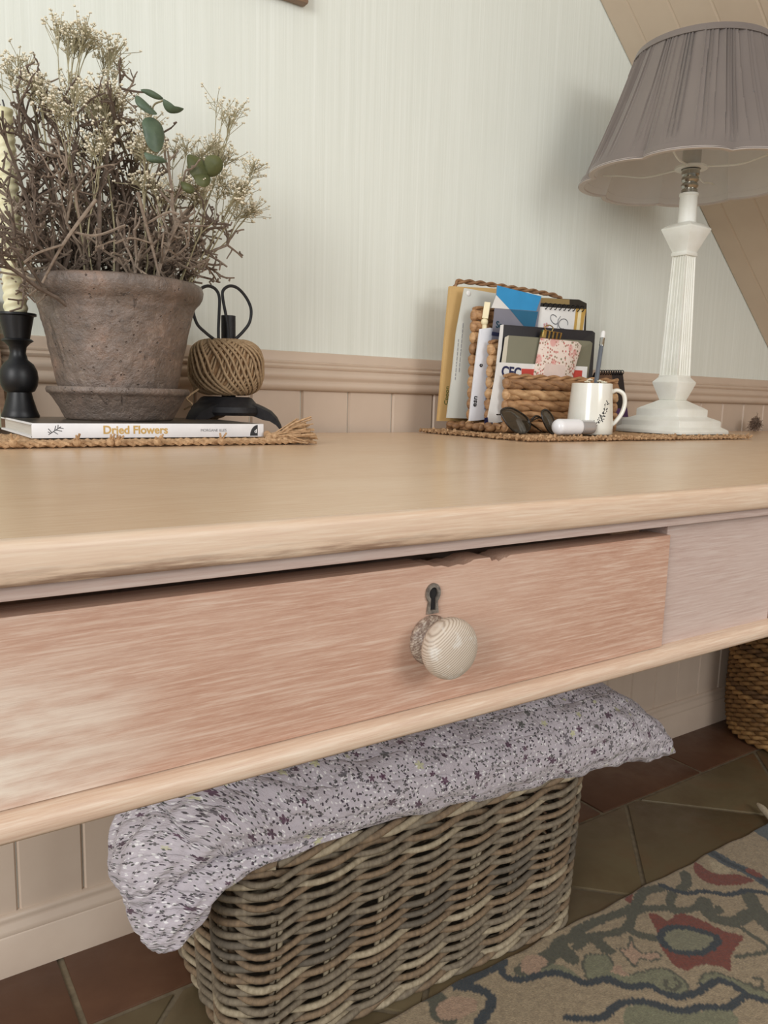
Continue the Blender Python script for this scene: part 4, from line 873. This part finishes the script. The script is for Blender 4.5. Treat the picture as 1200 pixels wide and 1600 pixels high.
# dark tuft of fine strands at the wall behind the lamp, shape invented
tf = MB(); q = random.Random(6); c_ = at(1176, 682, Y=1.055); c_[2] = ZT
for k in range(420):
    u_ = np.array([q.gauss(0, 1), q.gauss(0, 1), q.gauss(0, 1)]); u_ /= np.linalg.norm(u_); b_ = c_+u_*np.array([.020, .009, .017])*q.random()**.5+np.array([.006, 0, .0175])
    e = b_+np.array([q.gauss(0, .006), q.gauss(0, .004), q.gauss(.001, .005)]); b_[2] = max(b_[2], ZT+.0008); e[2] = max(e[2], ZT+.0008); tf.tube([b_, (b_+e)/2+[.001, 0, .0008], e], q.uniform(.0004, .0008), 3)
tag(tf.obj('strand_tuft', simple('dark_tuft_strands', (128, 107, 92), (108, 89, 76), .9, 80)), 'small dark brown tuft of fine strands on the desk against the panelling, behind the lamp', 'dried tuft')

# ------------------------------------------------------------------ wicker basket under the desk
WX0, WX1, WY0, WY1, WR = .330, .902, .738, 1.045, .055
def rrect(s_, off=0.0, grow=0.0):
    """point and outward normal on the rounded rectangle at arc length fraction s_"""
    x0, x1, y0, y1, r_ = WX0-grow, WX1+grow, WY0-grow, WY1+grow, WR+grow
    segs = [(x1-x0-2*r_), r_*PI/2, (y1-y0-2*r_), r_*PI/2]*2; T_ = sum(segs); d = (s_ % 1.0)*T_; i = 0
    while d > segs[i] and i < 7: d -= segs[i]; i += 1
    cs = [(x0+r_, y0+r_), (x1-r_, y0+r_), (x1-r_, y1-r_), (x0+r_, y1-r_)]
    if i == 0: p, n_ = (x0+r_+d, y0), (0, -1)
    elif i == 2: p, n_ = (x1, y0+r_+d), (1, 0)
    elif i == 4: p, n_ = (x1-r_-d, y1), (0, 1)
    elif i == 6: p, n_ = (x0, y1-r_-d), (-1, 0)
    else:
        c_, a0 = {1: (cs[1], -PI/2), 3: (cs[2], 0), 5: (cs[3], PI/2), 7: (cs[0], PI)}[i]; a = a0+d/r_; n_ = (math.cos(a), math.sin(a)); p = (c_[0]+r_*n_[0], c_[1]+r_*n_[1])
    return (p[0]+n_[0]*off, p[1]+n_[1]*off), n_
NS, NR, HB = 22, 15, .258
wk = thing('wicker_basket', 'grey-brown rectangular wicker basket under the desk with a folded quilt on top', 'basket', ((WX0+WX1)/2, (WY0+WY1)/2, 0))
M_WK = [simple('wicker_grey', (138, 126, 106), (110, 98, 82), .75, 30, (6, 6, 1), bump=.35), simple('wicker_brown', (142, 120, 94), (114, 96, 76), .75, 30, (6, 6, 1), bump=.35), simple('wicker_pale', (178, 164, 138), (146, 132, 108), .75, 30, (6, 6, 1), bump=.35), simple('wicker_dark', (112, 102, 88), (92, 84, 72), .75, 30, (6, 6, 1), bump=.35)]
q = random.Random(17); SH = .012
for i in range(NR):
    zc_ = .012+(HB-.02)*(i+.5)/NR; gr = -.012*(1-zc_/HB)**1.5
    for st in range(2):
        m = MB(); n = NS*9; P = []; wv = q.uniform(0, 6)
        for k in range(n):
            s_ = k/n; ph = PI*(s_*NS+SH)+PI*st+PI*(i % 2)*0; o_ = .0078*math.cos(ph); (x, y), nn_ = rrect(s_+SH/NS, o_, gr)
            P.append((x, y, zc_+.0052*math.sin(ph)+.0012*math.sin(6*PI*s_+wv)))
        m.tube(P, .0043*q.uniform(.9, 1.08), 6, closed=True); m.obj('weaver', M_WK[q.choice([0, 0, 0, 1, 1, 2, 3])], wk, smooth=70)
for k in range(NS):
    for dx in (-.0042, .0042):
        s_ = k/NS+dx/1.66; pts = [rrect(s_, 0, -.012*(1-z/HB)**1.5)[0]+(z,) for z in np.linspace(.004, HB+.004, 8)]
        MB().tube(pts, .0036, 6).obj('stake', M_WK[q.choice([0, 1, 2])], wk, smooth=70)
for zz, g_, rr_ in ((.008, -.008, .0065), (HB+.004, .001, .0065)):
    for st in range(3):
        P = []
        for k in range(264):
            s_ = k/264; ph = 2*PI*s_*NS*.75+2*PI*st/3; (x, y), _n = rrect(s_, .005*math.cos(ph), g_); P.append((x, y, max(.005, zz+.0045*math.sin(ph))))
        MB().tube(P, .0048, 6, closed=True).obj('border', M_WK[(0, 2, 1)[st]], wk, smooth=70)
m = MB(); pl_ = [rrect(k/60, -.008, -.012)[0] for k in range(60)]; m.prism(pl_, 'Z', .004, .012); m.obj('bottom', M_WK[3], wk)

# ------------------------------------------------------------------ folded quilt on the basket
qm = NT('lilac_floral_quilting')
uv = qm.n('ShaderNodeTexCoord').outputs['UV']
def floral(scale, rad, petals, seed):
    mp = qm.n('ShaderNodeMapping', {'Vector': uv, 'Location': (seed, seed*.7, 0)}).outputs[0]
    v = qm.n('ShaderNodeTexVoronoi', {'Vector': mp, 'Scale': scale}, voronoi_dimensions='2D')
    d = qm.n('ShaderNodeVectorMath', {0: mp, 1: v.outputs['Position']}, operation='SUBTRACT').outputs[0]
    x, y, _ = qm.sep(d); r_ = qm.n('ShaderNodeVectorMath', {0: d}, operation='LENGTH').outputs['Value']; c3 = qm.sep(v.outputs['Color'])
    an = qm.math('ADD', qm.math('ARCTAN2', y, x), qm.math('MULTIPLY', c3[0], 6.0))
    pet = qm.math('ADD', qm.math('MULTIPLY', qm.math('ABSOLUTE', qm.math('COSINE', qm.math('MULTIPLY', an, petals/2))), .65), .38)
    lim = qm.math('MULTIPLY', pet, qm.math('MULTIPLY', qm.math('ADD', qm.math('MULTIPLY', c3[1], .6), .6), rad))
    return qm.math('LESS_THAN', r_, lim), c3, r_
col = qm.ramp(qm.noise(uv, 5, 3), [(.3, lin((190, 181, 188))), (.7, lin((202, 194, 200)))])
mk, c3, _ = floral(220, .0019, 2, 5.1); col = qm.mix(qm.math('MULTIPLY', mk, qm.rng(c3[2], .72, .74)), col, lin((236, 233, 233)))
mk, c3, _ = floral(200, .0019, 2, 1.3); col = qm.mix(qm.math('MULTIPLY', mk, qm.rng(c3[2], .55, .57, 0, .94)), col, qm.ramp(c3[1], [(.3, lin((52, 58, 54))), (.5, lin((92, 94, 86))), (.8, lin((66, 56, 66)))]))
mk, c3, _ = floral(110, .0026, 4, 2.2); col = qm.mix(qm.math('MULTIPLY', mk, qm.rng(c3[2], .66, .68, 0, .9)), col, qm.ramp(c3[1], [(.3, lin((70, 74, 70))), (.6, lin((96, 92, 92)))]))
mk, c3, _ = floral(46, .0055, 5, 8.7); cl_ = qm.ramp(c3[0], [(.0, lin((94, 62, 82))), (.45, lin((84, 58, 74))), (.5, lin((206, 204, 160))), (.62, lin((204, 202, 168))), (.66, lin((86, 88, 82))), (1, lin((120, 112, 120)))]); col = qm.mix(qm.math('MULTIPLY', mk, qm.rng(c3[2], .58, .60, 0, .92)), col, cl_)
wr = qm.noise(uv, 120, 4, .6, .5); wr2 = qm.noise(uv, 30, 3, .6, .8); sx_, sy_, _ = qm.sep(uv)
stitch = qm.math('POWER', qm.math('ABSOLUTE', qm.math('SINE', qm.math('ADD', qm.math('MULTIPLY', sy_, 85.0), qm.math('MULTIPLY', wr2, 1.3)))), .35)
qm.bump(qm.math('ADD', qm.math('MULTIPLY', stitch, .9), qm.math('ADD', wr, wr2)), .8, .004)
M_QUILT = qm.fin(col, .85, 0, .2, Sheen_Weight=.2)
quilt = thing('folded_quilt', 'folded lilac quilt with small flower print lying over the wicker basket', 'quilt', ((WX0+WX1)/2, (WY0+WY1)/2, HB))
def pillow(name, spine, yf, yb, ex=3.2, seed=1):
    """closed sweep: spine of (X, Z, half thickness, front Y, back Y) with a superelliptic section"""
    S = smooth_path(spine, 10); n = len(S); q = random.Random(seed); G = []; U = []; us = 0; m = 96
    for i in range(n):
        X, Z, h_, y0, y1 = S[i]; h_ = max(h_, .0015); T = S[min(i+1, n-1), :2]-S[max(i-1, 0), :2]; T /= np.linalg.norm(T); N = np.array([-T[1], T[0]]); row = []; ur = []; vs = 0; prev = None
        if i: us += np.linalg.norm(S[i, :2]-S[i-1, :2])
        for j in range(m):
            a = PI+2*PI*j/m; ca, sa = math.cos(a), math.sin(a); yy = math.copysign(abs(ca)**(2/ex), ca); hh2 = math.copysign(abs(sa)**(2/2.2), sa)
            w_ = .0022*math.sin(us*70+j*.45)+.0018*math.sin(j*.9-us*40+seed)+.0012*math.sin(us*150+j*1.3); w_ *= min(1.0, h_/.035); bul = 1+.08*math.sin(us*11+seed)
            Y = (y0+y1)/2+yy*(y1-y0)/2*(-1)+w_*(-ca); hz = hh2*h_*bul+w_*sa
            p = np.array([X+N[0]*hz, Y, Z+N[1]*hz]); row.append(p)
            if prev is not None: vs += np.linalg.norm(p-prev)
            prev = p; ur.append((us+seed*.37, vs))
        G.append(row); U.append(ur)
    # duplicate the seam column so that the pattern does not smear
    G = [r_+[r_[0]] for r_ in G]; U = [r_+[(r_[0][0], r_[-1][1]+.01)] for r_ in U]
    mb = MB().grid(G); mb.uv = [u for r_ in U for u in r_]; mb.f.append(tuple(range(m+1))[::-1]); mb.f.append(tuple(len(mb.v)-1-k for k in range(m+1))[::-1])
    return mb.obj(name, M_QUILT, quilt, smooth=80)
pillow('upper_fold', [(.228, .236, .004, .772, .85), (.2300, .241, .018, .762, .86), (.237, .255, .030, .750, .87), (.258, .284, .039, .738, .89), (.286, .304, .045, .732, .93), (.32, .322, .052, .722, .99), (.42, .322, .066, .708, 1.04), (.60, .319, .073, .702, 1.05), (.78, .315, .074, .702, 1.05), (.90, .308, .072, .704, 1.05), (.975, .293, .064, .708, 1.04), (1.035, .272, .051, .716, 1.03), (1.07, .256, .036, .726, 1.02), (1.09, .246, .014, .74, 1.0)], .72, 1.05, seed=1, ex=2.7)
pillow('lower_fold', [(.244, .188, .004, .750, .85), (.2460, .193, .018, .740, .86), (.253, .207, .029, .730, .87), (.276, .236, .034, .724, .91), (.315, .264, .030, .726, 1.0), (.38, .280, .022, .720, 1.03), (.60, .280, .016, .736, 1.03), (.85, .280, .014, .74, 1.03)], .74, 1.03, seed=2)
for o_ in (wk, quilt):                                       # the basket stands a little askew
    o_.rotation_euler.z = R(-3.5); o_.location.x += .010; o_.location.y += .016

# ------------------------------------------------------------------ seagrass basket by the wall
GX, GY = 1.902, .935
gb = thing('seagrass_basket', 'round brown seagrass basket standing by the wall beyond the desk', 'basket', (GX, GY, 0)); q = random.Random(77)
M_SG = [simple('seagrass', (150, 112, 66), (112, 80, 44), .7, 70, bump=.5), simple('seagrass_pale', (176, 136, 84), (140, 102, 60), .7, 70, bump=.5), simple('seagrass_dark', (120, 88, 52), (88, 62, 36), .7, 70, bump=.5)]
NRW = 26
for i in range(NRW):
    z = .009+.0172*i; rb = .150+.010*math.sin(min(1, i/5)*PI/2)-.004*i/NRW; m = MB(); nst = 34
    for st in range(2):
        P = [(GX+(rb+.0055*math.cos(a*nst/2+PI*st+PI*i*.5))*math.cos(a), GY+(rb+.0055*math.cos(a*nst/2+PI*st+PI*i*.5))*math.sin(a), z+.0042*math.sin(a*nst/2+PI*st+PI*i*.5)) for a in np.linspace(0, 2*PI, nst*7, endpoint=False)]
        P = [(x, y, max(zz, .0062)) for x, y, zz in P]
        m.tube(P, .006, 6, closed=True)
    m.obj('coil', M_SG[q.choice([0, 0, 1, 2])], gb, smooth=70)
MB().lathe([(.001, .004), (.146, .004), (.15, .42), (.147, .42), (.142, .008), (.001, .008)], GX, GY, 40).obj('inner_wall', M_SG[2], gb)

# ------------------------------------------------------------------ rug
RY1 = .7435; rx0, rx1, ry0 = -.06, 1.47, -.35; st_ = .003
nx, ny = int((rx1-rx0)/st_), int((RY1-ry0)/st_)
gx = np.linspace(rx0, rx1, nx); gy = np.linspace(ry0, RY1, ny); GXm, GYm = np.meshgrid(gx, gy, indexing='ij')
def rl(c_): return np.array(lin(c_)[:3])
rs = np.random.RandomState(4)
Cc = np.empty((nx, ny, 3)); Cc[:] = rl((172, 154, 126))
BEI, NAV, OLV, SAG, REDc, PNK, CRMc = (172, 154, 126), (62, 70, 76), (94, 94, 80), (134, 134, 108), (130, 72, 60), (184, 154, 130), (190, 174, 144)
A5 = lambda L_: [at(900+x/4, 1260+y/4, Z=0)[:2] for x, y in L_]
A6 = lambda L_: [at(600+x/3, 1400+y/3, Z=0)[:2] for x, y in L_]
def dist(poly):
    P = smooth_path([(p[0], p[1], 0) for p in poly], 5)[:, :2]; D_ = np.full(GXm.shape, 9.0)
    for a, b in zip(P[:-1], P[1:]):
        pad = .05; i0, i1 = np.searchsorted(gx, [min(a[0], b[0])-pad, max(a[0], b[0])+pad]); j0, j1 = np.searchsorted(gy, [min(a[1], b[1])-pad, max(a[1], b[1])+pad])
        if i1 <= i0 or j1 <= j0: continue
        X, Y = GXm[i0:i1, j0:j1], GYm[i0:i1, j0:j1]; d = b-a; t = np.clip(((X-a[0])*d[0]+(Y-a[1])*d[1])/max(d@d, 1e-12), 0, 1)
        D_[i0:i1, j0:j1] = np.minimum(D_[i0:i1, j0:j1], np.hypot(X-a[0]-t*d[0], Y-a[1]-t*d[1]))
    return D_
jit = rs.normal(0, .0006, GXm.shape)
def line(poly, wd, c_): Cc[(dist(poly)+jit) < wd] = rl(c_)
def inside(poly):
    P = smooth_path([(p[0], p[1], 0) for p in poly], 4, True)[:, :2]; ins = np.zeros(GXm.shape, bool); j = len(P)-1
    for i in range(len(P)):
        (xi, yi), (xj, yj) = P[i], P[j]
        if abs(yj-yi) > 1e-12: ins ^= ((yi > GYm) != (yj > GYm)) & (GXm < (xj-xi)*(GYm-yi)/(yj-yi)+xi)
        j = i
    return ins
def blob(poly, c_, out=None, wd=.003):
    Cc[inside(poly)] = rl(c_)
    if out: line(list(poly)+[poly[0]], wd, out)
# fine relief pattern of the beige ground
hexn = np.sin(GXm*210)*np.sin(GYm*210+.8*np.sin(GXm*90)); Cc[hexn > .55] *= .90
def motifs(mir=None):
    tf_ = (lambda L_: L_) if mir is None else (lambda L_: [mir(p) for p in L_])
    a5 = lambda L_: tf_(A5(L_)); a6 = lambda L_: tf_(A6(L_))
    blob(a5([(40, 1010), (60, 955), (120, 945), (200, 955), (235, 1020), (300, 1080), (420, 1050), (540, 1035), (640, 1080), (700, 1150), (640, 1205), (540, 1180), (450, 1140), (350, 1150), (260, 1130), (180, 1105), (80, 1110)]), SAG, OLV, .0018)
    blob(a5([(760, 1130), (800, 1070), (880, 1060), (960, 1090), (1060, 1130), (1200, 1190), (1200, 1235), (1040, 1180), (960, 1130), (890, 1110), (820, 1140)]), SAG, OLV, .0018)
    blob(a5([(300, 1300), (400, 1262), (520, 1285), (650, 1320), (800, 1300), (960, 1300), (1000, 1400), (700, 1480), (350, 1440)]), SAG)
    for L_, wd in (([(0, 800), (150, 730), (280, 685), (370, 640), (400, 580), (430, 550), (530, 530)], .0085), ([(0, 900), (100, 830), (250, 810), (330, 765), (350, 700), (420, 662), (570, 655)], .0075), ([(600, 560), (588, 620), (610, 672), (740, 655), (800, 600)], .0075), ([(345, 800), (400, 825), (500, 845)], .008),
                   ([(800, 610), (830, 690), (900, 730), (1000, 740), (1100, 690), (1200, 770)], .012), ([(1080, 580), (1130, 670), (1200, 730)], .013), ([(860, 670), (890, 650), (900, 680), (870, 690)], .004), ([(120, 850), (170, 900), (200, 920)], .010), ([(1020, 770), (1100, 830), (1190, 890), (1180, 930), (1000, 960)], .004), ([(680, 440), (690, 500), (650, 540)], .009),
                   ([(560, 1110), (560, 1150), (610, 1165), (650, 1130), (620, 1100)], .003), ([(1090, 1130), (1110, 1160), (1160, 1150), (1150, 1100), (1110, 1100)], .003)): line(a5(L_), wd, OLV)
    for L_, wd in (([(100, 460), (170, 470), (250, 500), (260, 570), (300, 590)], .013), ([(640, 370), (680, 340), (740, 335), (780, 300), (830, 230), (930, 200)], .010), ([(760, 300), (830, 270), (880, 310)], .012)): line(a6(L_), wd, OLV)
    blob(a6([(600, 380), (640, 390), (740, 365), (800, 335), (870, 360), (940, 415), (840, 375), (760, 372), (660, 395)]), SAG)
    blob(a5([(450, 690), (520, 700), (570, 735), (640, 690), (750, 715), (870, 775), (950, 808), (1045, 835), (1000, 900), (965, 960), (962, 1045), (900, 1022), (780, 1012), (690, 1045), (610, 1010), (578, 968), (520, 880), (500, 790)]), REDc)
    blob(a5([(520, 840), (560, 785), (660, 775), (780, 800), (885, 848), (820, 920), (700, 940), (590, 915)]), (138, 136, 112), NAV, .0055)
    blob(a5([(735, 360), (790, 395), (880, 440), (1010, 445), (1110, 480), (1030, 505), (900, 512), (800, 485), (738, 425)]), REDc)
    blob(a5([(830, 350), (900, 370), (970, 430), (870, 430)]), CRMc); blob(a5([(300, 600), (350, 560), (340, 620)]), REDc)
    blob(a5([(260, 910), (320, 905), (340, 830), (365, 900), (420, 940), (500, 930), (525, 965), (470, 985), (400, 975), (370, 1025), (330, 985)]), PNK, OLV, .0017)
    blob(a5([(215, 1050), (270, 1075), (330, 1080), (290, 1040), (270, 1010)]), PNK)
    blob(a6([(640, 360), (650, 310), (700, 290), (770, 320), (720, 370), (670, 380)]), PNK); blob(a6([(250, 530), (320, 490), (420, 500), (430, 550), (350, 595), (260, 590)]), PNK)
    for L_ in ([(0, 1100), (80, 1125), (180, 1105), (260, 1130), (350, 1150), (450, 1140), (540, 1185), (640, 1215), (740, 1190), (820, 1140), (890, 1110), (960, 1130), (1040, 1180), (1120, 1220), (1240, 1250)], [(-60, 1345), (150, 1345), (210, 1300), (280, 1255), (400, 1240), (500, 1260), (650, 1300), (800, 1275), (940, 1280), (1000, 1240), (1045, 1212)]): line(a5(L_), .0058, NAV)
    line(a6([(540, 325), (565, 390), (630, 410), (720, 390), (800, 375), (870, 395), (950, 425), (1050, 405), (1130, 440), (1200, 440)]), .0058, NAV)
    line(a6([(340, 440), (430, 450), (490, 480), (500, 530), (455, 600), (430, 650)]), .0075, NAV); line(a6([(350, 440), (430, 395), (560, 325)]), .007, NAV)
    line(a5([(530, 510), (600, 540), (690, 560), (800, 550), (950, 570), (1080, 545), (1240, 575)]), .0055, NAV)
    line(a5([(845, 305), (950, 370), (1060, 420), (1260, 540)]), .012, (86, 94, 98)); line(a5([(845, 305), (950, 370), (1060, 420), (1260, 540)]), .005, NAV)
    blob(a5([(1105, 165), (1170, 120), (1230, 70), (1300, 150), (1230, 250), (1180, 215)]), (96, 104, 106))
    line(a5([(1085, 420), (1130, 445)]), .008, REDc)
motifs(lambda p: np.array([1.62-p[0]-.55, .42-p[1]+.10])); motifs()
Cc *= (1+rs.normal(0, .07, GXm.shape))[:, :, None]
hz = .0055+rs.normal(0, .00035, GXm.shape); hz[[0, -1], :] = .0005; hz[:, [0, -1]] = .0005; hz[1:-1, -2] = .004
wav = .0022*np.sin(GXm*31)+.0012*np.sin(GXm*77+1); Yw = GYm+np.where(GYm > RY1-.02, wav*(GYm-RY1+.02)/.02, 0)
mb = MB().grid(np.stack([GXm, Yw, hz], -1)); mb.col = Cc.reshape(-1, 3)
rg = NT('hooked_wool_rug'); ca = rg.n('ShaderNodeVertexColor', layer_name='pattern').outputs[0]; nz = rg.noise(rg.coord(), 380, 3); rg.bump(nz, .7, .002)
M_RUG = rg.fin(rg.mix(rg.rng(nz, .4, .7, 0, .25), ca, lin((110, 98, 82))), .95, 0, .1, Sheen_Weight=.2)
rug = thing('patterned_rug', 'beige hooked rug with blue-grey scrolls and red flowers on the tiles', 'rug', (.63, .2, 0))
mb.obj('pile', M_RUG, rug, smooth=180)
MB().box(rx0+.002, rx1-.002, ry0+.002, RY1-.004, .0003, .003).obj('backing', simple('rug_backing', (130, 112, 88), rough=.95), rug)
p1, p2, p3 = at(1184, 1256, Z=.014), at(1196, 1268, Z=.012), at(1214, 1292, Z=.008)
m = MB().tube(smooth_path([p1, p2, p3], 6), [.003, .0042, .0052, .006, .0065, .0065, .0065, .0065, .006, .006, .006, .006, .0055], 8); m.obj('corner_tassel', simple('cream_cord', (206, 192, 166), (186, 170, 144), .85, 200, bump=.4), rug, smooth=60)
